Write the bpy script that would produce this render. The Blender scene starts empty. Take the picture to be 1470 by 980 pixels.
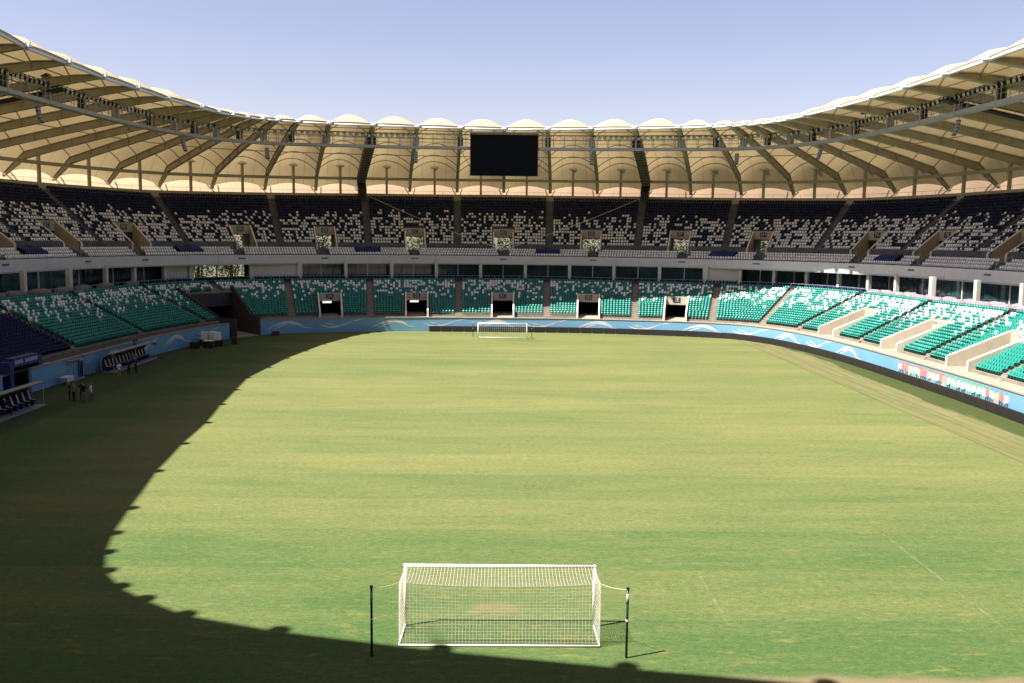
import bpy, bmesh, math, random
import numpy as np
from mathutils import Matrix, Vector
random.seed(7); rng = np.random.default_rng(7)
S = bpy.context.scene; COL = S.collection
R_ = math.radians

# ------------------------------------------------------------------ camera
F_PX, CX, CY, CAM_H, YH, XV, ROLL = 1310., 735., 490., 15.2, 344., 721., 0.011
th = math.atan((CY - YH) / F_PX); psi = math.atan((CX - XV) / F_PX)
fw = np.array([math.sin(psi)*math.cos(th), math.cos(psi)*math.cos(th), -math.sin(th)])
r0 = np.array([math.cos(psi), -math.sin(psi), 0.]); u0 = np.cross(r0, fw)
rt = r0*math.cos(ROLL) + u0*math.sin(ROLL); up = np.cross(rt, fw)
CAM = np.array([0., 0., CAM_H])
cd = bpy.data.cameras.new('camera'); co = bpy.data.objects.new('camera', cd); COL.objects.link(co)
co.matrix_world = Matrix(((rt[0], up[0], -fw[0], 0), (rt[1], up[1], -fw[1], 0), (rt[2], up[2], -fw[2], CAM_H), (0, 0, 0, 1)))
cd.sensor_width = 36; cd.lens = 36*F_PX/1470; cd.clip_start = 0.1; cd.clip_end = 9000
S.camera = co
def proj(P):
    d = np.asarray(P, float) - CAM; z = d @ fw
    return CX + F_PX*(d @ rt)/z, CY - F_PX*(d @ up)/z, z

# ------------------------------------------------------------------ light
SUN = Vector((0.556, 0.22, -1.0)).normalized()
w = bpy.data.worlds.new('World'); S.world = w; w.use_nodes = True
nt = w.node_tree; bg = nt.nodes['Background']
sk = nt.nodes.new('ShaderNodeTexSky'); sk.sky_type = 'NISHITA'; sk.sun_disc = False
sk.sun_elevation = math.asin(-SUN.z); sk.sun_rotation = math.atan2(-SUN.x, -SUN.y) % (2*math.pi)
sk.air_density = 1.0; sk.dust_density = 1.0; sk.ozone_density = 1.0
mx = nt.nodes.new('ShaderNodeMix'); mx.data_type = 'RGBA'; mx.blend_type = 'MULTIPLY'; mx.inputs[0].default_value = 1
mx.inputs[7].default_value = (1.28, 1.0, 1.0, 1)
nt.links.new(sk.outputs[0], mx.inputs[6]); nt.links.new(mx.outputs[2], bg.inputs[0]); bg.inputs[1].default_value = 0.05
sd = bpy.data.lights.new('sun', 'SUN'); sd.energy = 5.0; sd.angle = R_(0.5); sd.color = (1.0, 0.95, 0.87)
so = bpy.data.objects.new('sun', sd); COL.objects.link(so); so.location = (-60, -20, 120)
so.rotation_euler = SUN.to_track_quat('-Z', 'Y').to_euler()
S.view_settings.view_transform = 'Standard'; S.view_settings.look = 'None'
S.view_settings.exposure = 1.75; S.view_settings.gamma = 1.0
S.render.engine = 'CYCLES'; S.cycles.max_bounces = 8; S.cycles.transparent_max_bounces = 8

# ------------------------------------------------------------------ materials
MATS = {}
def mat(name, col, rough=0.6, spec=0.3, noise=0.0, scale=1.0, metal=0.0, bump=0.0, col2=None, emit=None):
    if name in MATS: return MATS[name]
    m = bpy.data.materials.new(name); m.use_nodes = True; MATS[name] = m
    t = m.node_tree; b = t.nodes['Principled BSDF']
    b.inputs['Base Color'].default_value = (*col, 1); b.inputs['Roughness'].default_value = rough
    b.inputs['Specular IOR Level'].default_value = spec; b.inputs['Metallic'].default_value = metal
    if emit: b.inputs['Emission Color'].default_value = (*emit[0], 1); b.inputs['Emission Strength'].default_value = emit[1]
    if noise or bump:
        tc = t.nodes.new('ShaderNodeTexCoord'); n = t.nodes.new('ShaderNodeTexNoise')
        n.inputs['Scale'].default_value = scale; n.inputs['Detail'].default_value = 6; n.inputs['Roughness'].default_value = .65
        t.links.new(tc.outputs['Object'], n.inputs['Vector'])
        if noise:
            r = t.nodes.new('ShaderNodeValToRGB')
            c2 = col2 or tuple(c*(1-noise) for c in col)
            c1 = col if col2 else tuple(min(1, c*(1+noise)) for c in col)
            r.color_ramp.elements[0].position = .32; r.color_ramp.elements[1].position = .68
            r.color_ramp.elements[0].color = (*c2, 1); r.color_ramp.elements[1].color = (*c1, 1)
            t.links.new(n.outputs['Fac'], r.inputs[0]); t.links.new(r.outputs[0], b.inputs['Base Color'])
        if bump:
            bp = t.nodes.new('ShaderNodeBump'); bp.inputs['Strength'].default_value = bump; bp.inputs['Distance'].default_value = .02
            t.links.new(n.outputs['Fac'], bp.inputs['Height']); t.links.new(bp.outputs[0], b.inputs['Normal'])
    return m
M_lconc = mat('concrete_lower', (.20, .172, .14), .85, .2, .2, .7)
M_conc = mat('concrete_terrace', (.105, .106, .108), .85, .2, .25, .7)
M_step = mat('concrete_step', (.235, .20, .16), .85, .2, .15, .9)
M_beige = mat('portal_plaster', (.37, .325, .25), .8, .2, .10, 1.2)
M_cap = mat('white_coping', (.62, .59, .55), .6, .3, .08, 2)
M_white = mat('white_panel', (.52, .50, .52), .55, .3, .07, .35)
M_wcol = mat('white_column', (.50, .48, .44), .6, .3, .06, 1)
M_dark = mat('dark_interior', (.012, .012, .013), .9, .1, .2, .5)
M_glass = mat('dark_glass', (.016, .040, .045), .06, .6, .6, .25)
def seat_mat(name, c, v):
    m = bpy.data.materials.new(name); m.use_nodes = True; MATS[name] = m; t = m.node_tree; b = t.nodes['Principled BSDF']
    g = t.nodes.new('ShaderNodeNewGeometry'); r = t.nodes.new('ShaderNodeValToRGB'); t.links.new(g.outputs['Random Per Island'], r.inputs[0])
    r.color_ramp.elements[0].color = (*[x*(1-v) for x in c], 1); r.color_ramp.elements[1].color = (*[min(.9, x*(1+v)+.012*v*4) for x in c], 1)
    t.links.new(r.outputs[0], b.inputs['Base Color']); b.inputs['Roughness'].default_value = .42; b.inputs['Specular IOR Level'].default_value = .4
    return m
M_green = seat_mat('seat_green', (.014, .205, .165), .20)
M_wseat = seat_mat('seat_white', (.74, .75, .78), .10)
M_navy = seat_mat('seat_navy', (.003, .009, .048), .25)
M_navy.node_tree.nodes['Principled BSDF'].inputs['Specular IOR Level'].default_value = .15; M_navy.node_tree.nodes['Principled BSDF'].inputs['Roughness'].default_value = .6
M_tarp = mat('tarp_grey', (.17, .15, .17), .8, .2, .2, 1.5, bump=.3)
M_blue = mat('wall_blue', (.145, .30, .42), .6, .3, .12, .25, col2=(.12, .27, .40))
M_lblue = mat('wall_deep_blue', (.030, .16, .38), .6, .3, .10, .25)
M_wave = mat('wave_paint', (.46, .46, .48), .7, .2, .12, 1)
M_steel = mat('roof_steel', (.34, .315, .235), .6, .3, .12, .6)
M_steeld = mat('roof_steel_dark', (.022, .022, .018), .6, .3, .12, .6)
M_grey = mat('catwalk_grey', (.32, .32, .34), .55, .4, .1, .7)
M_tube = mat('edge_tube_white', (.62, .62, .62), .4, .5, .05, 1)
M_black = mat('black_metal', (.008, .008, .009), .5, .4, .2, 2)
M_lens = mat('lamp_lens', (.40, .43, .45), .15, .8)
M_screen = mat('screen_black', (.003, .004, .006), .6, .08, .2, .8)
M_led = mat('led_panel', (.017, .0145, .014), .5, .35, .25, 1.5)
M_post = mat('goal_white', (.72, .70, .68), .4, .4, .04, 3)
M_net = mat('net_white', (.46, .42, .36), .8, .1, .05, 3)
M_polep = mat('pole_dark_green', (.008, .022, .018), .4, .4, .2, 4)
M_skin = mat('skin', (.30, .17, .11), .6, .3, .08, 6)
M_hair = mat('hair', (.012, .010, .009), .7, .2, .2, 20)
M_shoe = mat('shoe', (.02, .02, .02), .6, .3, .2, 20)
M_bark = mat('bark', (.06, .045, .03), .9, .1, .3, 4, bump=.6)
M_gate = mat('gate_blue', (.015, .03, .16), .5, .4, .1, 1)
M_lamp = mat('lamp_lit', (.9, .88, .85), .4, .3, emit=((1, .95, .88), .35))

def leaf_mat():
    m = bpy.data.materials.new('leaf'); m.use_nodes = True; t = m.node_tree; b = t.nodes['Principled BSDF']
    g = t.nodes.new('ShaderNodeNewGeometry'); r = t.nodes.new('ShaderNodeValToRGB')
    r.color_ramp.elements[0].color = (.012, .030, .008, 1); r.color_ramp.elements[1].color = (.055, .080, .022, 1)
    t.links.new(g.outputs['Random Per Island'], r.inputs[0]); t.links.new(r.outputs[0], b.inputs['Base Color'])
    b.inputs['Roughness'].default_value = .6
    return m
M_leaf = leaf_mat()

def membrane_mat():
    m = bpy.data.materials.new('roof_membrane'); m.use_nodes = True; t = m.node_tree
    t.nodes.remove(t.nodes['Principled BSDF']); out = t.nodes['Material Output']
    uv = t.nodes.new('ShaderNodeUVMap'); sep = t.nodes.new('ShaderNodeSeparateXYZ'); t.links.new(uv.outputs[0], sep.inputs[0])
    # fabric welds: thin lines at fixed fractions of the bay
    def line(sock, n, wd):
        a = t.nodes.new('ShaderNodeMath'); a.operation = 'MULTIPLY'; a.inputs[1].default_value = n; t.links.new(sock, a.inputs[0])
        f = t.nodes.new('ShaderNodeMath'); f.operation = 'FRACT'; t.links.new(a.outputs[0], f.inputs[0])
        c = t.nodes.new('ShaderNodeMath'); c.operation = 'LESS_THAN'; c.inputs[1].default_value = wd; t.links.new(f.outputs[0], c.inputs[0])
        return c.outputs[0]
    l1 = line(sep.outputs[0], 4.0, .045)
    tc = t.nodes.new('ShaderNodeTexCoord'); n = t.nodes.new('ShaderNodeTexNoise'); n.inputs['Scale'].default_value = .22; n.inputs['Detail'].default_value = 5
    t.links.new(tc.outputs['Object'], n.inputs['Vector'])
    def col(c, dark):
        a = t.nodes.new('ShaderNodeMix'); a.data_type = 'RGBA'; a.inputs[6].default_value = (*c, 1); a.inputs[7].default_value = (*[x*dark for x in c], 1)
        t.links.new(l1, a.inputs[0])
        b = t.nodes.new('ShaderNodeMix'); b.data_type = 'RGBA'; b.blend_type = 'MULTIPLY'; b.inputs[0].default_value = 1
        r = t.nodes.new('ShaderNodeMapRange'); r.inputs[1].default_value = .3; r.inputs[2].default_value = .7; r.inputs[3].default_value = .9; r.inputs[4].default_value = 1.06
        t.links.new(n.outputs['Fac'], r.inputs[0]); t.links.new(r.outputs[0], b.inputs[7]); t.links.new(a.outputs[2], b.inputs[6])
        return b.outputs[2]
    d = t.nodes.new('ShaderNodeBsdfDiffuse'); tr = t.nodes.new('ShaderNodeBsdfTranslucent'); mxs = t.nodes.new('ShaderNodeMixShader')
    t.links.new(col((.50, .42, .285), .8), d.inputs[0]); t.links.new(col((.27, .205, .108), .6), tr.inputs[0])
    mxs.inputs[0].default_value = .36
    t.links.new(d.outputs[0], mxs.inputs[1]); t.links.new(tr.outputs[0], mxs.inputs[2]); t.links.new(mxs.outputs[0], out.inputs[0])
    return m
M_mem = membrane_mat()
def skin_mat():
    m = bpy.data.materials.new('outer_fabric'); m.use_nodes = True; t = m.node_tree; t.nodes.remove(t.nodes['Principled BSDF']); out = t.nodes['Material Output']
    d = t.nodes.new('ShaderNodeBsdfDiffuse'); tr = t.nodes.new('ShaderNodeBsdfTranslucent'); mxs = t.nodes.new('ShaderNodeMixShader'); mxs.inputs[0].default_value = .8
    tc = t.nodes.new('ShaderNodeTexCoord'); n = t.nodes.new('ShaderNodeTexNoise'); n.inputs['Scale'].default_value = .4; r = t.nodes.new('ShaderNodeValToRGB')
    r.color_ramp.elements[0].color = (.29, .20, .128, 1); r.color_ramp.elements[1].color = (.36, .255, .165, 1)
    t.links.new(tc.outputs['Object'], n.inputs[0]); t.links.new(n.outputs[0], r.inputs[0]); t.links.new(r.outputs[0], tr.inputs[0]); d.inputs[0].default_value = (.6, .5, .38, 1)
    t.links.new(d.outputs[0], mxs.inputs[1]); t.links.new(tr.outputs[0], mxs.inputs[2]); t.links.new(mxs.outputs[0], out.inputs[0]); return m
M_skin_f = skin_mat()

def pitch_mat():
    m = bpy.data.materials.new('pitch_grass'); m.use_nodes = True; t = m.node_tree; b = t.nodes['Principled BSDF']
    N = t.nodes.new; Lk = t.links.new
    tc = N('ShaderNodeTexCoord'); sep = N('ShaderNodeSeparateXYZ'); Lk(tc.outputs['Object'], sep.inputs[0])
    def math_(op, a, bb=None, c=None):
        n = N('ShaderNodeMath'); n.operation = op
        for i, v in enumerate((a, bb, c)):
            if v is None: continue
            if isinstance(v, (int, float)): n.inputs[i].default_value = v
            else: Lk(v, n.inputs[i])
        return n.outputs[0]
    def noise(scale, detail=5, sx=1., sy=1., rough=.6):
        mp = N('ShaderNodeMapping'); mp.inputs['Scale'].default_value = (sx, sy, 1); Lk(tc.outputs['Object'], mp.inputs[0])
        n = N('ShaderNodeTexNoise'); n.inputs['Scale'].default_value = scale; n.inputs['Detail'].default_value = detail; n.inputs['Roughness'].default_value = rough
        Lk(mp.outputs[0], n.inputs['Vector']); return n.outputs['Fac']
    def rng_(v, a, b2, c=0., d=1., smooth=True):
        n = N('ShaderNodeMapRange'); n.interpolation_type = 'SMOOTHSTEP' if smooth else 'LINEAR'
        for i, x in enumerate((a, b2, c, d)): n.inputs[i+1].default_value = x
        Lk(v, n.inputs[0]); return n.outputs[0]
    def mixc(f, c1, c2):
        n = N('ShaderNodeMix'); n.data_type = 'RGBA'
        if isinstance(f, (int, float)): n.inputs[0].default_value = f
        else: Lk(f, n.inputs[0])
        for i, c in ((6, c1), (7, c2)):
            if isinstance(c, tuple): n.inputs[i].default_value = (*c, 1)
            else: Lk(c, n.inputs[i])
        return n.outputs[2]
    X, Y = sep.outputs[0], sep.outputs[1]
    # mowing bands across the pitch, 5.7 m each
    wob = math_('MULTIPLY', math_('SUBTRACT', noise(.5, 4), .5), .55)
    ph = math_('FRACT', math_('DIVIDE', math_('ADD', math_('SUBTRACT', Y, 29.6), wob), 11.4))
    band = math_('MULTIPLY', rng_(ph, .49, .51), math_('SUBTRACT', 1, rng_(ph, .99, 1.0)))   # 1 = light band
    bstr = rng_(noise(.03, 3), .35, .65, .35, 1.0)                   # bands fade in and out
    dry = math_('ADD', math_('ADD', math_('MULTIPLY', noise(.05, 4, .6, 1.5), .42), math_('MULTIPLY', noise(.33, 6, .35, 1.6), .36)), math_('MULTIPLY', noise(1.6, 6, .35, 1.5, .75), .22))
    longg = rng_(Y, 31, 66)                     # greener at the near goal end, more straw coloured toward the middle
    dry_shade = math_('ADD', math_('SUBTRACT', math_('MULTIPLY', dry, 2.5), 1.08), math_('SUBTRACT', math_('MULTIPLY', longg, .55), math_('MULTIPLY', rng_(X, -25, -37), .75)))  # left touchline kept greener and darker: shade put into the grass colour
    dry_shade = math_('ADD', dry_shade, math_('MULTIPLY', math_('MULTIPLY', math_('SUBTRACT', band, .5), bstr), .24))
    n = N('ShaderNodeClamp'); Lk(dry_shade, n.inputs[0]); dry_shade = n.outputs[0]
    base = mixc(dry_shade, (.044, .078, .023), (.118, .121, .044))
    # straw coloured tufts near the goal and fine blade mottling
    tuft = math_('MULTIPLY', rng_(noise(1.5, 5, .40, 1.3, .7), .56, .66), math_('SUBTRACT', .85, math_('MULTIPLY', longg, .6)))
    base = mixc(math_('MULTIPLY', tuft, .7), base, (.128, .116, .036))
    dkt = math_('MULTIPLY', rng_(noise(1.1, 5, .30, 1.4, .7), .57, .70), .55)
    base = mixc(dkt, base, (.048, .070, .022))
    fine = math_('MULTIPLY', rng_(noise(5., 7, .55, 1.0, .85), .28, .72, .56, 1.44, False), rng_(noise(16., 4, .7, 1.0, .8), .3, .7, .72, 1.28, False))
    mul = N('ShaderNodeMix'); mul.data_type = 'RGBA'; mul.blend_type = 'MULTIPLY'; mul.inputs[0].default_value = 1; Lk(base, mul.inputs[6]); Lk(fine, mul.inputs[7]); base = mul.outputs[2]
    # worn goal mouths
    def spot(cx, cy, rx, ry):
        a = math_('POWER', math_('DIVIDE', math_('SUBTRACT', X, cx), rx), 2.); c = math_('POWER', math_('DIVIDE', math_('SUBTRACT', Y, cy), ry), 2.)
        dd = math_('ADD', math_('ADD', a, c), math_('MULTIPLY', math_('SUBTRACT', noise(1.3, 6), .5), 2.4))
        return rng_(dd, .0, 1.2, 1., 0.)
    base = mixc(math_('MULTIPLY', spot(-.1, 36.4, 1.3, .75), .55), base, (.135, .100, .050))
    base = mixc(math_('MULTIPLY', spot(0., 47.3, 1.0, .6), .30), base, (.14, .105, .05))
    base = mixc(math_('MULTIPLY', spot(3., 137.6, 4.5, 1.3), .6), base, (.045, .075, .022))
    # dry run-off strip and the darker turf beside the boards on the right
    Xw = math_('ADD', X, math_('MULTIPLY', math_('SUBTRACT', noise(.3, 4, 1, .25), .5), .35))
    strip = math_('MULTIPLY', rng_(Xw, 36.6, 36.85), math_('SUBTRACT', 1, rng_(Y, 143, 149)))
    stripc = mixc(rng_(noise(.8, 6, 2.2, .10, .7), .35, .65), (.076, .080, .032), (.132, .114, .056))
    stripc = mixc(math_('MULTIPLY', rng_(math_('ABSOLUTE', math_('SUBTRACT', Xw, 38.6)), .16, .05), .5), stripc, (.06, .06, .03))
    stripc = mixc(math_('MULTIPLY', rng_(math_('ABSOLUTE', math_('SUBTRACT', Xw, 40.3)), .14, .05), .35), stripc, (.17, .15, .075))
    base = mixc(math_('MULTIPLY', strip, .72), base, stripc)
    edge = math_('MULTIPLY', rng_(math_('ABSOLUTE', math_('SUBTRACT', Xw, 36.75)), .22, .08), math_('SUBTRACT', 1, rng_(Y, 143, 149)))
    base = mixc(math_('MULTIPLY', edge, .45), base, (.05, .055, .022))
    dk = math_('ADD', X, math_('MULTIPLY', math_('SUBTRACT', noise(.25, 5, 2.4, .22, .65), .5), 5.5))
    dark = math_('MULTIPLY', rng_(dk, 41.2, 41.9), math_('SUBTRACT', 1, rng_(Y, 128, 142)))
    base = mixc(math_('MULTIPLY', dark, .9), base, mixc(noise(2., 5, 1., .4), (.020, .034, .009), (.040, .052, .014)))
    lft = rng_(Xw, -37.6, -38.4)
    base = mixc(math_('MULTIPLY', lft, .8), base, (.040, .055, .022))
    # bare earth behind the near goal line, right corner
    near = math_('MULTIPLY', rng_(math_('ADD', Y, math_('MULTIPLY', math_('SUBTRACT', noise(.4, 5), .5), 1.4)), 31.0, 30.2), rng_(X, 5., 12.))
    base = mixc(math_('MULTIPLY', near, .8), base, (.150, .110, .068))
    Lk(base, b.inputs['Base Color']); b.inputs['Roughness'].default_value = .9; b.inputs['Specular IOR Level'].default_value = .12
    bp = N('ShaderNodeBump'); bp.inputs['Strength'].default_value = .5; bp.inputs['Distance'].default_value = .05
    Lk(noise(9., 6, .6, 1.), bp.inputs['Height']); Lk(bp.outputs[0], b.inputs['Normal'])
    return m
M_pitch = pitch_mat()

# ------------------------------------------------------------------ helpers
def tag(o, label=None, cat=None, group=None, kind=None):
    if label: o['label'] = label
    if cat: o['category'] = cat
    if group: o['group'] = group
    if kind: o['kind'] = kind
    return o
def root(name, loc=(0, 0, 0), rz=0., label=None, cat=None, group=None):
    o = bpy.data.objects.new(name, None); COL.objects.link(o); o.location = loc; o.rotation_euler = (0, 0, rz)
    o.empty_display_size = .3
    return tag(o, label, cat, group)
def wloc(o):
    v = np.zeros(3)
    while o is not None: v += np.array(o.location); o = o.parent
    return v
class MB:
    def __init__(s): s.v = []; s.f = []; s.m = []; s.uv = {}
    def add(s, vs, fs, mi=0):
        b = len(s.v); s.v.extend([tuple(map(float, p)) for p in vs])
        for f in fs: s.f.append(tuple(b+i for i in f)); s.m.append(mi)
        return s
    def hexa(s, p, mi=0):      # 8 points: bottom 4 (ccw), top 4
        return s.add(p, [(3, 2, 1, 0), (4, 5, 6, 7), (0, 1, 5, 4), (1, 2, 6, 5), (2, 3, 7, 6), (3, 0, 4, 7)], mi)
    def box(s, c, size, rz=0., mi=0):   # c = centre of the base
        hx, hy, hz = size[0]/2, size[1]/2, size[2]; ca, sa = math.cos(rz), math.sin(rz)
        q = [(-hx, -hy), (hx, -hy), (hx, hy), (-hx, hy)]
        q = [(c[0]+x*ca-y*sa, c[1]+x*sa+y*ca) for x, y in q]
        return s.hexa([(x, y, c[2]) for x, y in q] + [(x, y, c[2]+hz) for x, y in q], mi)
    def bar(s, a, b, wd, ht, mi=0, off=0.):  # beam a->b; width horizontal, height vertical, top at a/b + off
        a = np.array(a, float); b = np.array(b, float); d = b-a; t = np.array([-d[1], d[0], 0.]); L = np.linalg.norm(t)
        t = (t/L if L > 1e-9 else np.array([1., 0, 0]))*wd/2; dn = np.array([0, 0, -ht]); o = np.array([0, 0, off])
        a = a+o; b = b+o
        return s.hexa([a-t+dn, b-t+dn, b+t+dn, a+t+dn, a-t, b-t, b+t, a+t], mi)
    def tube(s, pts, r, n=6, mi=0, cap=True):
        pts = [np.array(p, float) for p in pts]; k = len(pts); rr = r if hasattr(r, '__len__') else [r]*k
        base = len(s.v); prev = None
        for i, p in enumerate(pts):
            d = pts[min(i+1, k-1)] - pts[max(i-1, 0)]; d = d/(np.linalg.norm(d)+1e-12)
            if prev is None:
                a = np.array([0, 0, 1.]) if abs(d[2]) < .9 else np.array([1., 0, 0])
            else: a = prev
            u = a - d*(a@d); u /= np.linalg.norm(u)+1e-12; prev = u; v = np.cross(d, u)
            for j in range(n):
                an = 2*math.pi*j/n + math.pi/n; s.v.append(tuple(p + rr[i]*(math.cos(an)*u + math.sin(an)*v)))
        for i in range(k-1):
            for j in range(n):
                j2 = (j+1) % n; s.f.append((base+i*n+j, base+i*n+j2, base+(i+1)*n+j2, base+(i+1)*n+j)); s.m.append(mi)
        if cap:
            s.f.append(tuple(base+j for j in range(n))[::-1]); s.m.append(mi)
            s.f.append(tuple(base+(k-1)*n+j for j in range(n))); s.m.append(mi)
        return s
    def prism(s, poly, d, mi=0):   # poly: list of 3-D points (planar), extruded by vector d
        n = len(poly); a = [np.array(p, float) for p in poly]; d = np.array(d, float); vs = a + [p+d for p in a]
        fs = [tuple(range(n))[::-1], tuple(range(n, 2*n))] + [(i, (i+1) % n, n+(i+1) % n, n+i) for i in range(n)]
        return s.add(vs, fs, mi)
    def build(s, name, mats, parent=None, smooth=False, fixn=True):
        me = bpy.data.meshes.new(name); off = wloc(parent)
        vs = np.array(s.v) - off
        me.from_pydata(vs.tolist(), [], s.f)
        mats = mats if isinstance(mats, (list, tuple)) else [mats]
        for m in mats: me.materials.append(m)
        if len(mats) > 1: me.polygons.foreach_set('material_index', s.m)
        if fixn:
            bm = bmesh.new(); bm.from_mesh(me); bmesh.ops.recalc_face_normals(bm, faces=bm.faces); bm.to_mesh(me); bm.free()
        if smooth: me.polygons.foreach_set('use_smooth', [True]*len(me.polygons))
        me.update()
        o = bpy.data.objects.new(name, me); COL.objects.link(o); o.parent = parent
        return o
def clone(o, loc=None, rz=None, parent=None):
    c = o.copy(); COL.objects.link(c); c.parent = parent
    if loc is not None: c.location = loc
    if rz is not None: c.rotation_euler = (0, 0, rz)
    for ch in o.children:
        k = clone(ch, parent=c)
    return c
def text(name, body, size, M4, m, parent, ext=.01):
    cu = bpy.data.curves.new(name, 'FONT'); cu.body = body; cu.size = size; cu.align_x = 'CENTER'; cu.align_y = 'CENTER'; cu.extrude = ext
    cu.materials.append(m)
    o = bpy.data.objects.new(name, cu); me = bpy.data.meshes.new_from_object(o); bpy.data.objects.remove(o); bpy.data.curves.remove(cu); me.name = name
    o = bpy.data.objects.new(name, me); COL.objects.link(o); o.parent = parent
    mw = M4.copy(); mw.translation = Vector(np.array(M4.translation) - wloc(parent)); o.matrix_basis = mw
    return o

# ------------------------------------------------------------------ plan curves (angle from +Y, clockwise, about the centre spot)
YC = 87.0
class Curve:
    def __init__(s, ph, R): s.ph = np.asarray(ph); s.R = np.asarray(R)
    def r(s, a):
        a = (np.asarray(a, float)+180) % 360 - 180
        return np.interp(a, s.ph, s.R, period=360)
    def __call__(s, a):
        a = np.asarray(a, float); r = s.r(a); t = np.radians(a)
        return np.stack([r*np.sin(t), YC + r*np.cos(t)], -1)
    def offset(s, d):
        a = np.linspace(-180, 180, 1441)[:-1]; p = s(a); t = np.roll(p, -1, 0) - np.roll(p, 1, 0); t /= np.linalg.norm(t, axis=1)[:, None]
        n = np.stack([-t[:, 1], t[:, 0]], -1); q = p + n*d
        ph = np.degrees(np.arctan2(q[:, 0], q[:, 1]-YC)); R = np.hypot(q[:, 0], q[:, 1]-YC); o = np.argsort(ph)
        return Curve(ph[o], R[o])
def curve_q(ph, R, smooth=7):     # first quadrant knots (deg 0..90), mirrored on both axes
    ph = np.array(ph, float); R = np.array(R, float)
    P = np.concatenate([-ph[::-1], ph]); Q = np.concatenate([R[::-1], R]); P, i = np.unique(P, return_index=True); Q = Q[i]
    P = np.concatenate([-180-P[(P > -90) & (P < 0)][::-1], P, 180-P[(P > 0) & (P < 90)][::-1]])
    Q = np.concatenate([Q[(np.unique(np.concatenate([-ph, ph])) > -90) & (np.unique(np.concatenate([-ph, ph])) < 0)][::-1], Q, Q[(np.unique(np.concatenate([-ph, ph])) > 0) & (np.unique(np.concatenate([-ph, ph])) < 90)][::-1]])
    o = np.argsort(P); P = P[o]; Q = Q[o]
    P3 = np.concatenate([P-360, P, P+360]); Q3 = np.tile(Q, 3)
    P3, i = np.unique(np.round(P3, 6), return_index=True); Q3 = Q3[i]
    m = np.gradient(Q3, P3); a = np.linspace(-180, 180, 1441)[:-1]
    k = np.clip(np.searchsorted(P3, a, 'right')-1, 0, len(P3)-2); h = P3[k+1]-P3[k]; t = (a-P3[k])/h
    v = (2*t**3-3*t**2+1)*Q3[k] + (t**3-2*t**2+t)*h*m[k] + (-2*t**3+3*t**2)*Q3[k+1] + (t**3-t**2)*h*m[k+1]
    ker = np.hanning(smooth*4+3); ker /= ker.sum(); v = np.convolve(np.tile(v, 3), ker, 'same')[len(a):2*len(a)]
    return Curve(a, v)
def xy(pts): a = np.array(pts, float); return np.degrees(np.arctan2(a[:, 0], a[:, 1])), np.hypot(a[:, 0], a[:, 1])
WALL = curve_q(*xy([(0, 63.8), (15, 63.2), (27.4, 60.4), (32, 58.9), (37.4, 55.6), (40.5, 50.3), (43, 41.5), (44.4, 32), (45, 22.5), (45.3, 13), (45.5, 0)]), smooth=3)
LF = WALL.offset(2.8)
LB = curve_q([0, 5.65, 17, 27.5, 37.1, 47.8, 61.6, 76, 90], [82.5, 82, 80.3, 80.3, 79.0, 72.3, 62.4, 58.8, 57.8], smooth=10)
GL = LB.offset(4.0)
FA = curve_q(*xy([(0, 84.5), (16, 83), (30, 78), (40, 71.5), (48.3, 63), (53.3, 54.3), (56.8, 43), (58.6, 31), (59.5, 18), (60.1, 0)]), smooth=8)
U1 = FA.offset(.35); U2 = FA.offset(4.4); UB = FA.offset(18.0); VB = FA.offset(21.6)
CAT = curve_q(*xy([(0, 67.8), (14, 67.3), (21, 66.8), (28, 65.5), (37, 64), (44.5, 58.3), (48.8, 48.5), (51.9, 29), (52.8, 14), (53.4, 0)]), smooth=6)
H_BOX, H_FA0, H_FA1 = 7.6, 10.65, 12.15
def hback(a):
    a = np.abs(np.asarray(a, float)); a = np.minimum(a, 180-a)
    return np.interp(a, [0, 15, 30, 40, 60, 90], [23.6, 23.4, 22.8, 22.4, 22.6, 22.7])
def ring(mb, c0, h0, c1, h1, a0=-180, a1=180, n=240, mi=0):   # strip between two curves
    a = np.linspace(a0, a1, n+1); p = c0(a); q = c1(a)
    H0 = h0(a) if callable(h0) else np.full(n+1, h0); H1 = h1(a) if callable(h1) else np.full(n+1, h1)
    b = len(mb.v)
    for i in range(n+1): mb.v.append((p[i, 0], p[i, 1], H0[i])); mb.v.append((q[i, 0], q[i, 1], H1[i]))
    for i in range(n): mb.f.append((b+2*i, b+2*i+2, b+2*i+3, b+2*i+1)); mb.m.append(mi)
    return mb
def frame(c, a):   # position, outward normal, tangent (clockwise), yaw so that local +X = tangent, +Y = outward
    p = c(a); q = c(a+.05) - c(a-.05); t = q/np.linalg.norm(q); n = np.array([-t[1], t[0]])
    return p, n, t, math.atan2(t[1], t[0])

# ------------------------------------------------------------------ ground and pitch
mb = MB(); mb.add([(-4000, -4000, -.12), (4000, -4000, -.12), (4000, 4000, -.12), (-4000, 4000, -.12)], [(0, 1, 2, 3)])
tag(mb.build('ground', mat('ground_dry', (.09, .085, .055), .9, .1, .2, .02)), 'dry open ground around the stadium', kind='structure')
mb = MB(); WP = WALL.offset(.6)
a = np.linspace(-180, 180, 361)[:-1]; p = WP(a)
nr = 12
for i in range(nr+1):
    for j in range(360): mb.v.append((p[j, 0]*i/nr, YC+(p[j, 1]-YC)*i/nr, 0.))
for i in range(nr):
    for j in range(360):
        j2 = (j+1) % 360; mb.f.append((i*360+j, (i+1)*360+j, (i+1)*360+j2, i*360+j2)); mb.m.append(0)
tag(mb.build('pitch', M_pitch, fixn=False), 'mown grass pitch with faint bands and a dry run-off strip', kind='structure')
for q in bpy.data.objects['pitch'].data.polygons: pass
bm = bmesh.new(); bm.from_mesh(bpy.data.objects['pitch'].data)
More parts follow.
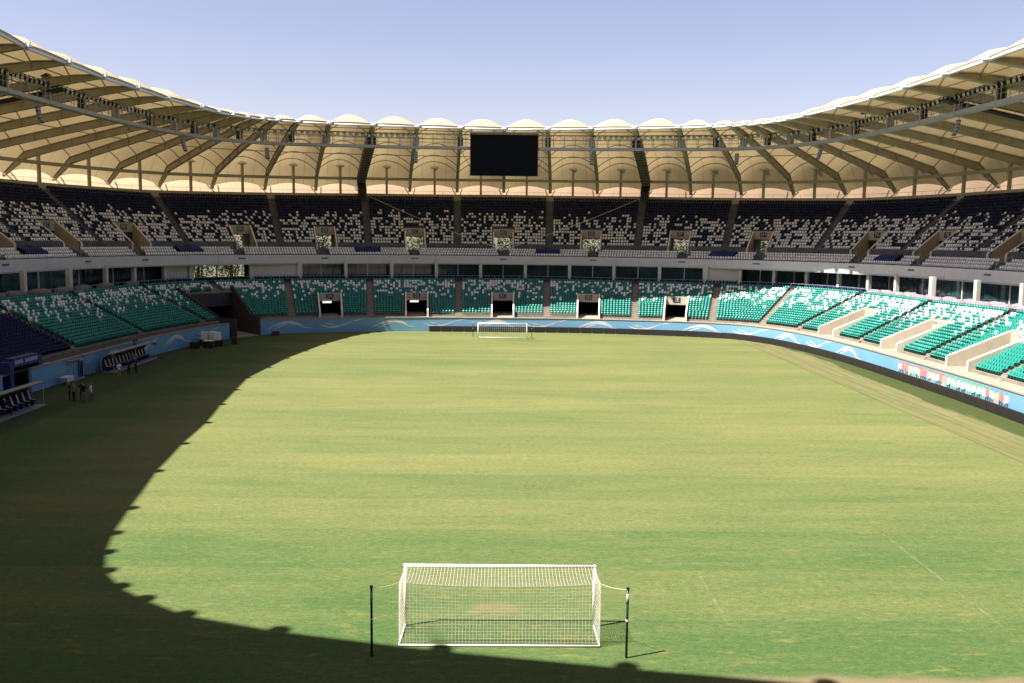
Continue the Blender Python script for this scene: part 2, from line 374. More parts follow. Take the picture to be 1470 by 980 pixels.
bmesh.ops.remove_doubles(bm, verts=bm.verts, dist=1e-4); bmesh.ops.recalc_face_normals(bm, faces=bm.faces)
if sum(f.normal.z for f in bm.faces) < 0: bmesh.ops.reverse_faces(bm, faces=bm.faces)
bm.to_mesh(bpy.data.objects['pitch'].data); bm.free()
def line_mat():
    m = bpy.data.materials.new('worn_line_paint'); m.use_nodes = True; t = m.node_tree; b = t.nodes['Principled BSDF']
    b.inputs['Base Color'].default_value = (.20, .20, .13, 1); b.inputs['Roughness'].default_value = .9
    tc = t.nodes.new('ShaderNodeTexCoord'); n = t.nodes.new('ShaderNodeTexNoise'); n.inputs['Scale'].default_value = 1.3; n.inputs['Detail'].default_value = 6
    r = t.nodes.new('ShaderNodeMapRange'); r.inputs[1].default_value = .40; r.inputs[2].default_value = .70; r.inputs[3].default_value = 0; r.inputs[4].default_value = .55
    t.links.new(tc.outputs['Object'], n.inputs[0]); t.links.new(n.outputs[0], r.inputs[0]); t.links.new(r.outputs[0], b.inputs['Alpha'])
    return m
mb = MB()
for x0, y0, x1, y1 in ((20.10, 34.9, 20.22, 46.5), (9.10, 34.9, 9.22, 40.2)):
    mb.add([(x0, y0, .006), (x1, y0, .006), (x1, y1, .006), (x0, y1, .006)], [(0, 1, 2, 3)])
tag(mb.build('pitch_marking', line_mat(), fixn=False), 'faint worn white box lines on the grass right of the near goal', kind='structure')

# ------------------------------------------------------------------ tiers
class Tier:
    def __init__(s, F, B, kf, kb, n, hf, hb):
        s.F, s.B, s.kf, s.kb, s.n, s.hf, s.hb = F, B, np.array(kf, float), np.array(kb, float), n, hf, hb
    def ang(s, t):
        i = np.arange(len(s.kf)); return np.interp(t, i, s.kf), np.interp(t, i, s.kb)
    def P(s, t, v):
        f, b = s.ang(np.asarray(t, float)); p = s.F(f); q = s.B(b); v = np.asarray(v)[..., None] if np.ndim(v) else v
        return p + (q-p)*v
    def h(s, t, r):           # tread height of row r
        f, b = s.ang(np.asarray(t, float)); hb = s.hb(b) if callable(s.hb) else s.hb
        return s.hf + (hb - s.hf)*r/(s.n-1)
    def s_of(s, af):          # knot coordinate of a front angle
        return float(np.interp(af, s.kf, np.arange(len(s.kf))))
def full(pos_f, pos_b):
    f = list(pos_f); b = list(pos_b)
    return [-x for x in f[::-1]] + f, [-x for x in b[::-1]] + b
lf, lb = full([6.4, 18.75, 29.2, 36.2, 42.3, 55.4, 72.0, 90, 108, 124.6, 137.7, 143.8, 150.8, 161.25, 173.6],
              [5.65, 17.2, 27.6, 37.3, 47.8, 61.6, 76.0, 90, 104, 118.4, 132.2, 142.7, 152.4, 162.8, 174.35])
uf, ub = full([5.65, 16.5, 27.2, 38.7, 50.1, 61.0, 73.0, 84.5, 95.5, 107, 119, 129.9, 141.3, 152.8, 163.5, 174.35],
              [5.3, 15.85, 26.3, 39.0, 51.5, 62.5, 73.5, 84.5, 95.5, 106.5, 117.5, 128.5, 141, 153.7, 164.15, 174.7])
LOW = Tier(LF, LB, lf, lb, 17, 2.5, 7.32)
UPP = Tier(U2, UB, uf, ub, 17, 14.0, lambda a: hback(a) - .5)

def terrace(t, mb, s0, s1, skip):
    """stepped treads and risers; skip(s, r) says where a portal or gap opens the rake"""
    ks = sorted(set([round(s0, 4), round(s1, 4)] + [round(x, 4) for x in np.arange(math.ceil(s0*8)/8, s1, .125)] + [round(e, 4) for e in EDGES if s0 < e < s1]))
    for a, b in zip(ks[:-1], ks[1:]):
        m = (a+b)/2
        for r in range(t.n):
            if skip(m, r): continue
            v0, v1 = r/t.n, (r+1)/t.n
            p0, p1, q0, q1 = t.P(a, v0), t.P(b, v0), t.P(a, v1), t.P(b, v1); ha, hb_ = float(t.h(a, r)), float(t.h(b, r))
            la = float(t.h(a, r-1)) if r else t.hf-.3; lb_ = float(t.h(b, r-1)) if r else t.hf-.3
            mb.add([(*p0, la), (*p1, lb_), (*p0, ha), (*p1, hb_), (*q0, ha), (*q1, hb_)], [(0, 1, 3, 2), (2, 3, 5, 4)])
            if skip(m, r+1) is False and skip(m, r-1) and r:   # close the back of an opening
                pass
    return mb

# portals: (front angle, half width, rows cut, text)
PORT_L = [(-81.0, 1.75, 8, None), (-64.5, 1.75, 8, None), (-47.9, 1.75, 8, None), (-24.1, 1.75, 9, '2A'), (-12.3, 1.75, 9, '2B'), (0., 1.75, 9, '2C'), (12.3, 1.75, 9, '2D'), (24.3, 1.75, 9, '2E'), (48.6, 2.0, 11, 'FA'), (63.7, 2.0, 11, 'FB'), (81.0, 2.0, 11, 'FC')]
PORT_L = [q for q in PORT_L if q[3]]
PORT_U = [(-65.0, 1.8, 6, '5B'), (-54.6, 1.8, 6, '5C'), (-44.8, 1.8, 6, '5D'), (-31.4, 1.8, 6, 'EA'), (-21.6, 1.8, 6, 'EB'), (-10.8, 1.8, 6, 'EC'), (0., 1.8, 6, 'ED'), (10.75, 1.8, 6, 'EE'), (21.5, 1.8, 6, 'EF'), (31.2, 1.8, 6, 'EH'), (44.5, 1.8, 6, '7A'), (53.5, 1.8, 6, '7B'), (65.2, 1.8, 6, '7C')]
def span(t, af, hw):
    sc = t.s_of(af); e = 1e-3
    L = np.linalg.norm(t.P(sc+.02, .25)-t.P(sc-.02, .25))/.04
    return sc, hw/L
SP_L = [(*span(LOW, q[0], q[1]), q) for q in PORT_L]; SP_U = [(*span(UPP, q[0], q[1]), q) for q in PORT_U]
# the ramp opening in the far left corner of the lower tier (rows 0-13 open, the last rows bridge over it)
GAP = (LOW.s_of(-39.9), LOW.s_of(-34.6)); GAP_ROWS = 13
def skipL(s, r):
    if GAP[0] < s < GAP[1] and r < GAP_ROWS: return True
    return any(abs(s-sc) < w and 0 <= r < q[2] for sc, w, q in SP_L)
def skipU(s, r): return any(abs(s-sc) < w and 0 <= r < q[2] for sc, w, q in SP_U)

low_root = root('lower_stand', (0, 150, 0), 0, 'lower seating stand of stepped concrete wrapped around the pitch behind the blue wall', 'stand')
upp_root = root('upper_stand', (0, 172, 12), 0, 'upper seating stand with white fascia, in shade under the fabric roof', 'stand')
EDGES = [x for sc, w, q in SP_L for x in (sc-w, sc+w)] + list(GAP)
mb = terrace(LOW, MB(), 0, len(lf)-1, skipL); mb = terrace(LOW, mb, len(lf)-1-.0001, len(lf)-1, skipL)
mb.build('terrace', M_lconc, low_root, fixn=False)
EDGES = [x for sc, w, q in SP_U for x in (sc-w, sc+w)]
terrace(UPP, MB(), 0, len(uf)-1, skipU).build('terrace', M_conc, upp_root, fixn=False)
# promenade between the blue wall and the first lower row
def ring_cut(mb, c0, h0, c1, h1, cuts, n=720):
    a = np.linspace(-180, 180, n+1)
    for i in range(n):
        m = (a[i]+a[i+1])/2
        if any(x < m < y for x, y in cuts): continue
        ring(mb, c0, h0, c1, h1, a[i], a[i+1], 1)
    return mb
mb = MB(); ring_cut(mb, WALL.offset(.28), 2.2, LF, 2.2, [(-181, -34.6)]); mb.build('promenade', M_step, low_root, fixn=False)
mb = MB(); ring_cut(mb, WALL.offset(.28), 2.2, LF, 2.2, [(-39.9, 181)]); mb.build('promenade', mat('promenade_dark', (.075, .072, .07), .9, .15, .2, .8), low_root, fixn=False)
# platform behind the last lower row (box balconies stand on it)
mb = MB(); ring(mb, LB, 7.32, LB, H_BOX); ring(mb, LB, H_BOX, GL.offset(6), H_BOX); mb.build('box_floor', M_conc, low_root, fixn=False)
mb = MB(); ring(mb, GL.offset(5.5), 0, GL.offset(5.5), H_BOX-.05); mb.build('back_wall', M_dark, low_root, fixn=False)

# aisle half steps (one mesh per stand)
def aisles(t, ss, name, parent, wd=1.15):
    for s in ss:
        mb = MB()
        for r in range(t.n):
            v = (r+.0)/t.n; p = t.P(s, v); q = t.P(s, (r+1)/t.n); d = q-p; L = np.linalg.norm(d); d /= L
            h0 = float(t.h(s, r-1)) if r else t.hf-.3; h1 = float(t.h(s, r))
            c = p - d*L*.22; mb.box((*c, h0+.004), (wd, L*.42, (h1-h0)/2), math.atan2(d[1], d[0])-math.pi/2)
            c = p + d*L*.40; mb.box((*c, h1+.004), (wd, L*.78, .02), math.atan2(d[1], d[0])-math.pi/2)
        mb.build(name, M_step if t is LOW else M_conc, parent, fixn=False)
iL = [i for i, x in enumerate(lf) if -95 < x < 95 and not (-40 < x < -34)]
iU = [i for i, x in enumerate(uf) if -80 < x < 80]
aisles(LOW, iL, 'aisle_steps', low_root); aisles(UPP, iU, 'aisle_steps', upp_root)

# ------------------------------------------------------------------ portals
def portal(t, sc, wS, q, parent, fl, hlb, hlt, deep, upper):
    af, hw, nr, txt = q; v1 = nr/t.n
    pt = root('portal', (0, 0, 0)); pt.parent = parent
    A0, A1 = t.P(sc-wS, 0), t.P(sc-wS, v1); B0, B1 = t.P(sc+wS, 0), t.P(sc+wS, v1)
    c0, c1 = (A0+B0)/2, (A1+B1)/2; d = (c1-c0)/np.linalg.norm(c1-c0); n = d; tn = np.array([d[1], -d[0]])
    L = np.linalg.norm(c1-c0)
    pt.location = Vector((c0[0], c0[1], fl)) - Vector(wloc(parent))
    base = fl - .25
    h_at = lambda k: float(t.h(sc, k))
    for sg in (-1, 1):
        P0, P1 = (B0, B1) if np.dot(B0-A0, tn)*sg > 0 else (A0, A1); ds = (P1-P0)/np.linalg.norm(P1-P0); Ls = np.linalg.norm(P1-P0)
        o = P0 - ds*.35; e = P1 + ds*deep
        top0 = fl+1.15; m1 = P1 + ds*.3
        th_ = np.array([*(tn*sg*.24), 0])
        prof = [(*o, base), (*m1, base), (*m1, hlt), (*(o+ds*.5), top0+.12), (*o, top0-.1)]
        mb = MB().prism(prof, th_); mb.build('side_wall', M_beige, pt)
        cp = MB(); cap = [(*(o+ds*.5), top0+.12), (*m1, hlt)]
        a_ = np.array(cap[0]) + th_/2; b_ = np.array(cap[1]) + th_/2; f_ = np.array((*o, top0-.1)) + th_/2; g_ = np.array((*o, base)) + th_/2
        cp.tube([a_, b_], .155, 4); cp.tube([f_, a_], .155, 4); cp.bar(g_+np.array([*(-d*.12), 0]), f_+np.array([*(-d*.12), 0])+np.array([*(d*.001), 0]), .30, .02)
        cp.box((*(o[:2]-d*.05+tn*sg*.12), base), (.29, .12, top0-.1-base), math.atan2(tn[1], tn[0]))
        cp.build('coping', M_cap, pt)
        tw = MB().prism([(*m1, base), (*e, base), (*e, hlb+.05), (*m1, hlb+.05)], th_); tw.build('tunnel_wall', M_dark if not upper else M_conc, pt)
    cl = c1 + d*.0
    mb = MB().prism([(*A1, hlb), (*B1, hlb), (*B1, hlt), (*A1, hlt)], (*(d*.3), 0)); mb.build('lintel', M_beige, pt); tn = (B1-A1)/np.linalg.norm(B1-A1); cl = c1 = (A1+B1)/2; d = np.array([-tn[1], tn[0]]); d = d*np.sign(d@n); tn = np.array([d[1], -d[0]])
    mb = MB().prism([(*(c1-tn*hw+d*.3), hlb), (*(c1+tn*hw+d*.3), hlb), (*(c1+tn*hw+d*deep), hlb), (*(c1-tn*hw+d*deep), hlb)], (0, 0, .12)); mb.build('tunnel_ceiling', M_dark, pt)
    mb = MB().prism([(*(c0-tn*hw-d*.3), fl-.1), (*(c0+tn*hw-d*.3), fl-.1), (*(c1+tn*hw+d*deep), fl-.1), (*(c1-tn*hw+d*deep), fl-.1)], (0, 0, .1)); mb.build('tunnel_floor', M_step if not upper else M_conc, pt)
    if not upper:
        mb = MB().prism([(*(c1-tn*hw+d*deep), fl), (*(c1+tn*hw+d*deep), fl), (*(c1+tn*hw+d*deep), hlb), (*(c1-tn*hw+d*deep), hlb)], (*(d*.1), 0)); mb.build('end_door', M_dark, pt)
    # sign plate with its lettering
    sc_ = cl - d*.03; zc = (hlb+hlt)/2 + (.12 if not upper else .1); red = txt[0] == 'F'
    mb = MB().box((sc_[0], sc_[1], zc-.42), (1.25, .05, .84), math.atan2(tn[1], tn[0]))
    mb.build('sign_plate', M_cap if red else mat('sign_navy', (.012, .014, .05), .5, .4, .1, 2), pt)
    M4 = Matrix.Translation((sc_[0]-d[0]*.03, sc_[1]-d[1]*.03, zc)) @ Matrix.Rotation(math.atan2(tn[1], tn[0]), 4, 'Z') @ Matrix.Rotation(math.pi/2, 4, 'X')
    text('sign_text', txt, .85, M4, mat('sign_red', (.25, .02, .04), .5, .3, .05, 2) if red else mat('sign_letter', (.45, .45, .50), .5, .3, .05, 2), pt)
    if txt in ('2A', '2B'):   # a lit lamp panel glows under these two lintels
        mb = MB().box((*(cl-tn*.45-d*.12), hlb-.30), (1.5, .1, .28), math.atan2(tn[1], tn[0])); mb.build('lamp', M_lamp, pt)
    return pt
for sc, wS, q in SP_L: portal(LOW, sc, wS, q, low_root, 2.22, *((4.45, 5.85) if q[2] == 9 else (4.75, 6.2)), 5.0, False)
for sc, wS, q in SP_U: portal(UPP, sc, wS, q, upp_root, 13.02, 15.75, 17.25, 7.5, True)

# ramp walls in the far left corner
pf0, pf1 = LOW.P(GAP[0], 0), LOW.P(GAP[1], 0); pb0, pb1 = LOW.P(GAP[0], GAP_ROWS/17), LOW.P(GAP[1], GAP_ROWS/17)
dirL = (pb0-pf0)/np.linalg.norm(pb0-pf0); dirR = (pb1-pf1)/np.linalg.norm(pb1-pf1)
for P0, P1, dd, sg, m in ((pf0, pb0, dirL, 1, M_conc), (pf1, pb1, dirR, -1, M_conc)):
    o = P0 - dd*3.0; tn = np.array([dd[1], -dd[0]])*sg
    mb = MB().prism([(*o, 0), (*(P1+dd*6), 0), (*(P1+dd*6), 6.6), (*P1, 7.3), (*P0, 3.0), (*o, 2.75)], (*(tn*.25), 0)); mb.build('ramp_wall', mat('ramp_wall', (.045, .042, .05), .8, .2, .2, .6), low_root)
e0, e1 = pb0 + dirL*.3, pb1 + dirR*.3
mb = MB().prism([(*e0, 4.0), (*e1, 4.0), (*e1, 6.1), (*e0, 6.1)], (*(dirR*.3), 0)); mb.build('ramp_lintel', mat('ramp_wall', ()), low_root)
mb = MB().prism([(*(e0+dirL*6), 0), (*(e1+dirR*6), 0), (*(e1+dirR*6), 6.1), (*(e0+dirL*6), 6.1)], (*(dirR*.3), 0)); mb.build('ramp_end_wall', M_dark, low_root)
mb = MB().add([(*(pf0-dirL*3), .02), (*(pf1-dirR*3), .02), (*(e1+dirR*6), .02), (*(e0+dirL*6), .02)], [(0, 1, 2, 3)]); mb.build('ramp_floor', M_step, low_root)

# ------------------------------------------------------------------ upper stand: fascia, front steps, parapets
NF = 3
mb = MB(); FI = FA.offset(.3)
ring(mb, FA, H_FA0, FA, H_FA1); ring(mb, FA, H_FA1, FI, H_FA1); ring(mb, FI, H_FA1, FI, 11.6); ring(mb, FA, H_FA0, FI, H_FA0)
mb.build('fascia', M_white, upp_root, fixn=False)
mb = MB(); FT = FA.offset(-.05); ring(mb, FT, H_FA0-.12, FT, H_FA0+.06); ring(mb, FT, H_FA0+.06, FA.offset(.1), H_FA0+.06); ring(mb, FT, H_FA0-.12, FI, H_FA0-.12); mb.build('fascia_drip_edge', M_grey, upp_root, fixn=False)
for aa in (-62, -36, -8.5, 24.6, 48.2, 60.3):
    p, n, t_, yw = frame(FA, aa); MB().box((*(p-n*.004), H_FA0+.08), (.06, .03, H_FA1-H_FA0-.1), yw).build('fascia_joint', M_grey, upp_root)
mb = MB(); c = FI
for k in range(NF):
    c2 = FA.offset(.3+.87*(k+1)); h = 11.9+.42*k
    ring(mb, c, h-.42, c, h); ring(mb, c, h, c2, h); c = c2
ring(mb, c, 12.74, c, 13.0); ring(mb, c, 13.0, U2, 13.0)
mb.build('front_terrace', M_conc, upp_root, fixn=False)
# parapet under the first main row, cut at the portals
mb = MB(); cuts = []
for sc, wS, q in SP_U:
    f0, _ = UPP.ang(sc-wS); f1, _ = UPP.ang(sc+wS); cuts.append((float(f0), float(f1)))
UPo = U2.offset(-.12)
ring_cut(mb, UPo, 13.0, UPo, 14.35, cuts); ring_cut(mb, UPo, 14.35, U2, 14.35, cuts); ring_cut(mb, U2, 14.35, U2, 14.0, cuts)
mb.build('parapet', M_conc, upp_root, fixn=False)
mb = MB(); ring(mb, FI, H_FA0+.3, UB.offset(.1), H_FA0+.3); ring(mb, FI, H_FA0+.3, FI, H_FA1); mb.build('deck_slab', M_conc, upp_root, fixn=False)
# back wall and its coping
mb = MB(); UBo = UB.offset(.3)
ring(mb, UB, lambda a: hback(a)-.5, UB, lambda a: hback(a)+.75); ring(mb, UB, lambda a: hback(a)+.75, UBo, lambda a: hback(a)+.75); ring(mb, UBo, lambda a: hback(a)+.75, UBo, 15.6)
mb.build('back_wall', M_beige, upp_root, fixn=False)
mb = MB()
a = np.linspace(-70, 70, 281); p = UB.offset(.15)(a)
mb.tube([(*p[i], float(hback(a[i]))+1.35) for i in range(281)], .035, 4)
for i in range(0, 281, 3): mb.tube([(*p[i], float(hback(a[i]))+.7), (*p[i], float(hback(a[i]))+1.35)], .025, 4)
mb.build('back_rail', M_grey, upp_root)
# stairs down through the white front rows and the dark blue cloths laid over seats
GAPS_F = [-69.2, -55.1, -46.2, -33.0, -22.5, -11.2, 0., 11.4, 22.6, 32.2, 45.2, 54.6, 67.9]
for aa in GAPS_F:
    mb = MB()
    for k in range(NF):
        p, n, t_, yw = frame(FA.offset(.3+.87*k), aa); h = 11.9+.42*k
        mb.box((*(p-n*.19), h-.42), (1.3, .40, .21), yw)
    mb.build('front_steps', M_conc, upp_root)
for aa in GAPS_F:
    for off in (-1.0, 1.0):
        pts = []
        for dv, h in ((.35, 11.9), (2.9, 13.0)):
            p, n, t_, yw = frame(FA.offset(dv), aa); pts.append(np.array([*(p+t_*off), h]))
        MB().tube([pts[0], pts[0]+[0, 0, .95], pts[1]+[0, 0, .95], pts[1]], .03, 4).build('handrail', M_grey, upp_root)

# ------------------------------------------------------------------ hospitality boxes between the tiers
box_root = root('hospitality_boxes', (0, 173, H_BOX), 0, 'row of dark glazed boxes with white columns under the upper stand', 'boxes')
CC = LB.offset(2.3)
cols = [2.85, 8.5, 14.2, 20, 25.7, 30, 34.2, 38.4, 42.9, 47.5, 52.2, 59.3, 67.5, 74.7, 82.]
colsA = sorted([-x for x in cols if x not in (30, 34.2, 38.4)] + [-39.2, -31.6] + cols)
for k, aa in enumerate(colsA):
    p, n, t_, yw = frame(CC, aa); wd = .85 if abs(aa) in (25.7, 59.3, 39.2) else .55
    MB().box((*p, H_BOX), (wd, .55, H_FA0+.28-H_BOX), yw).build('column', M_wcol, box_root)
def wallseg(c, a0, a1, z0, z1, th, n=4):
    mb = MB(); co_ = c.offset(th); ring(mb, c, z0, c, z1, a0, a1, n); ring(mb, c, z1, co_, z1, a0, a1, n)
    for aa in (a0, a1): mb.add([(*c(aa), z0), (*co_(aa), z0), (*co_(aa), z1), (*c(aa), z1)], [(0, 1, 2, 3)])
    return mb
for a0, a1 in zip(colsA[:-1], colsA[1:]):
    if (a0, a1) in ((-39.2, -31.6),): continue
    mid = (a0+a1)/2
    if (abs(mid) > 25.7 and abs(mid) < 30.1 and mid > 0) or (-43 < mid < -39.2) or (-31.6 < mid < -25.7):   # plain rendered service cores
        wallseg(LB.offset(2.6), a0, a1, H_BOX, H_FA0+.28, .3).build('core_wall', M_wcol, box_root, fixn=False)
        continue
    for u0, u1 in ((0, .5), (.5, 1)):
        b0, b1 = a0+(a1-a0)*u0, a0+(a1-a0)*u1
        g = wallseg(GL, b0, b1, H_BOX+.02, H_FA0+.28, .04); g.build('window_pane', M_glass, box_root, fixn=False)
    p, n, t_, yw = frame(GL.offset(-.08), mid); MB().box((*p, H_BOX), (.14, .12, H_FA0+.28-H_BOX), yw).build('mullion', M_wcol, box_root)
    mb = MB()
    for u in (.25, .75):
        p, n, t_, yw = frame(GL.offset(-.03), a0+(a1-a0)*u); mb.box((*p, H_BOX), (.06, .05, H_FA0+.28-H_BOX), yw)
    p0, p1 = GL.offset(-.03)(a0), GL.offset(-.03)(a1); mb.bar((*p0, 9.9), (*p1, 9.9), .06, .06)
    mb.build('glazing_bar', M_black, box_root)
# corner windows to the open air on the far left
mb = MB()
for u in (0, .25, .5, .75, 1.):
    p, n, t_, yw = frame(GL, -39.2+7.6*u); mb.box((*p, H_BOX), (.22 if u in (.5,) else .10, .1, H_FA0+.28-H_BOX), yw)
mb.build('corner_window_frame', M_black, box_root)
wallseg(GL, -39.2, -31.6, H_BOX, H_BOX+.85, .1).build('corner_sill_wall', M_dark, box_root, fixn=False)
# dark back room behind the glass
for a0, a1 in ((-100, -39.4), (-31.4, 100)):
    wallseg(GL.offset(3.5), a0, a1, H_BOX, H_FA0+.28, .1, 80).build('back_room_wall', M_dark, box_root, fixn=False)
# balcony front: low dark parapet with rail
ring_cut(MB(), LB.offset(.1), H_BOX, LB.offset(.1), H_BOX+.55, []).build('balcony_front', mat('balcony_dark', (.03, .03, .04), .6, .3, .15, .5), box_root, fixn=False)
mb = MB(); a = np.linspace(-95, 95, 361); p = LB.offset(.12)(a)
mb.tube([(*p[i], H_BOX+.95) for i in range(361)], .03, 4)
for i in range(0, 361, 2): mb.tube([(*p[i], H_BOX), (*p[i], H_BOX+.95)], .02, 4)
mb.build('balcony_rail', M_grey, box_root)

# ------------------------------------------------------------------ roof
IN = [(0, 65), (7.1, 64.5), (14, 63.3), (20.9, 62), (27.6, 60.4), (32.2, 58.9), (35, 57.3), (37, 55.9), (38.8, 54), (40.4, 51.5), (41.6, 48.6), (42.6, 44.2), (44.3, 36), (45.5, 28), (46.3, 20.3), (46.9, 12), (47.1, 4)]
VP = [0, 5.25, 10.55, 16.1, 20.95, 26.5, 32.2, 37.8, 43.2, 49.0, 54.4, 59.7, 64.9, 70.2, 75.6, 81.2, 87.0]
nodes = []      # (inner x, inner y, outer angle), clockwise from the far centre
for k in range(17): nodes.append((IN[k][0], YC+IN[k][1], VP[k]))
for k in range(16, -1, -1): nodes.append((IN[k][0], YC-IN[k][1], 180-VP[k]))
for k in range(1, 17):
    f_ = float(np.interp(IN[k][1], [0, 8, 20, 50, 57, 61, 66], [.97, .95, .925, .925, .955, .985, 1])); nodes.append((-IN[k][0]*f_, YC-IN[k][1], 180+VP[k]))
for k in range(16, 0, -1): nodes.append((-IN[k][0]*(.982 if k > 14 else .992 if k > 12 else 1.), YC+IN[k][1], 360-VP[k]))
NN = len(nodes)                         # 66
roof = root('stadium_roof', (0, 152, 33), 0, 'ring roof of beige fabric vaults on radial steel girders above the stands', 'roof')
UC = UB.offset(.2)
class Gird:
    def __init__(s, nd):
        x, y, a = nd; s.a = (a+180) % 360 - 180; s.I = np.array([x, y]); s.V = VB(s.a); d = s.V - s.I; s.L = np.linalg.norm(d); s.d = d/s.L
        s.uc = 1 - 3.7/s.L; s.hb = float(hback(s.a)); s.n = np.array([s.d[1], -s.d[0]])
    def xy(s, u): return s.I + s.d*s.L*u
    def zb(s, u):       # underside
        zc = s.hb + 4.0
        if u <= s.uc:
            t = u/s.uc; return 33.0 + (zc-33.0)*t + 1.1*t*(1-t)
        return zc + (s.hb+1.35-zc)*(u-s.uc)/(1-s.uc)
    def dep(s, u):
        if u < .14: return .42 + .73*(u/.14)**.8
        return 1.15 if u <= s.uc else 1.15 - .65*(u-s.uc)/(1-s.uc)
    def zt(s, u): return s.zb(u) + s.dep(u)
G = [Gird(n) for n in nodes]
def kk(i): return i if i <= 33 else i-66          # signed index
VIS = 17
VBo = VB.offset(7.5)
US = [0, .03, .07, .12, .2, .28, .45, .62, .76, .9, 1.0]
def rise(t):      # vault rise along a bay; t = 0 rim .. 1 column line .. 1+ outer edge
    if t < .12: return .08 + 1.7*math.sin(math.pi/2*t/.12)
    if t <= 1: return 1.78 + .50*(t-.12)/.88
    return 2.28 - 1.31*(t-1)/.14 if t < 1.14 else .97
NU = 14
def vault_pt(g0, g1, u, t, f, drop=0.):
    p0 = g0.xy(u*g0.uc if t <= 1 else g0.uc+(1-g0.uc)*(t-1)/.14); p1 = g1.xy(u*g1.uc if t <= 1 else g1.uc+(1-g1.uc)*(t-1)/.14)
    z0 = g0.zt(u*g0.uc if t <= 1 else g0.uc+(1-g0.uc)*(t-1)/.14); z1 = g1.zt(u*g1.uc if t <= 1 else g1.uc+(1-g1.uc)*(t-1)/.14)
    p = p0+(p1-p0)*f; z = z0+(z1-z0)*f + rise(t)*min(1., np.linalg.norm(p1-p0)/7.0)**.8*(1-(2*f-1)**2) - drop
    return np.array([p[0], p[1], z])
TS = US + [1.04, 1.09, 1.14]
for i in range(NN):
    g0, g1 = G[i], G[(i+1) % NN]; k = kk(i); vis = -VIS-1 <= k <= VIS
    mb = MB(); uvs = []
    for t in TS:
        for j in range(NU+1):
            mb.v.append(tuple(vault_pt(g0, g1, t, t, j/NU))); uvs.append((j/NU, t))
    fuv = []
    for r in range(len(TS)-1):
        for j in range(NU):
            q = (r*(NU+1)+j, r*(NU+1)+j+1, (r+1)*(NU+1)+j+1, (r+1)*(NU+1)+j); mb.f.append(q); mb.m.append(0); fuv += [uvs[x] for x in q]
    o = mb.build('membrane', M_mem, roof, smooth=True, fixn=False)
    if o.data.polygons[0].normal.z < 0: o.data.flip_normals(); fuv = None
    lay = o.data.uv_layers.new(name='UVMap')
    for lp in o.data.loops:
        lay.data[lp.index].uv = uvs[lp.vertex_index]
    if vis:     # translucent outer skin that closes the roof down to the back of the stand
        mb = MB(); e0_, e1_ = VBo(g0.a), VBo(g1.a)
        for j in range(NU+1):
            q = vault_pt(g0, g1, 1.14, 1.14, j/NU, -.02); b = e0_+(e1_-e0_)*(j/NU); hb_ = float(hback(g0.a))
            for f in (0, .35, .7, 1.): mb.v.append((q[0]+(b[0]-q[0])*f, q[1]+(b[1]-q[1])*f, q[2]+(hb_-3.5-q[2])*f + .5*math.sin(math.pi*f)))
        for j in range(NU):
            for k_ in range(3): mb.f.append((j*4+k_, (j+1)*4+k_, (j+1)*4+k_+1, j*4+k_+1)); mb.m.append(0)
        mb.build('outer_skin', M_skin_f, roof, smooth=True, fixn=False)
        for t in (.12, .28, .62, .86, 1.0):
            pts = [vault_pt(g0, g1, t, t, j/NU, .10) for j in range(NU+1)]
            MB().tube(pts, .085, 5).build('arch_rib', M_steel, o)
            if t < .99 and t != .86:
                a_, b_ = pts[0]-[0, 0, .25], pts[-1]-[0, 0, .25]
                MB().tube([a_, b_], .075, 5).build('strut', M_steel, o)
        # rim closing strip between the fabric edge and the tension tube
        mb = MB(); b = 0
        for j in range(NU+1):
            p = vault_pt(g0, g1, 0, 0, j/NU); mb.v += [tuple(p), (p[0], p[1], p[2]-.22)]
        for j in range(NU): mb.f.append((2*j, 2*j+2, 2*j+3, 2*j+1)); mb.m.append(0)
        mb.build('rim_flap', M_beige, o, fixn=False)
        MB().tube([vault_pt(g0, g1, 0, 0, j/NU)+[0, 0, .03] for j in range(0, NU+1, 2)], .05, 5).build('rim_pipe', M_steel, o)
    # tension tube, ring beam
    z0, z1 = g0.zb(0)+.1, g1.zb(0)+.1
    MB().tube([(*g0.I, z0), (*g1.I, z1)], .16, 10).build('tension_tube', M_tube, roof, smooth=True)
    am = (g0.a + ((g1.a-g0.a+180) % 360-180)/2); pc = UC(am); hbm = float(hback(am))
    e0, e1 = g0.xy(g0.uc), g1.xy(g1.uc)
    MB().bar((*e0, g0.hb+3.95), (*e1, g1.hb+3.95), .45, .55).build('ring_beam', M_steel, roof)
    if vis:
        frm = math.atan2(*(e1-e0)[::-1]); c = MB().box((*pc, hbm+.6), (.42, .42, 5.3), frm).build('column', M_steel, roof)
        mb = MB(); mb.tube([(*pc, hbm+5.9), (*pc, hbm+6.15)], [.75, .9], 14); mb.tube([(*pc, hbm+6.15), (*pc, hbm+6.45)], [.9, .45], 14); mb.build('column_cap', M_tube, c)
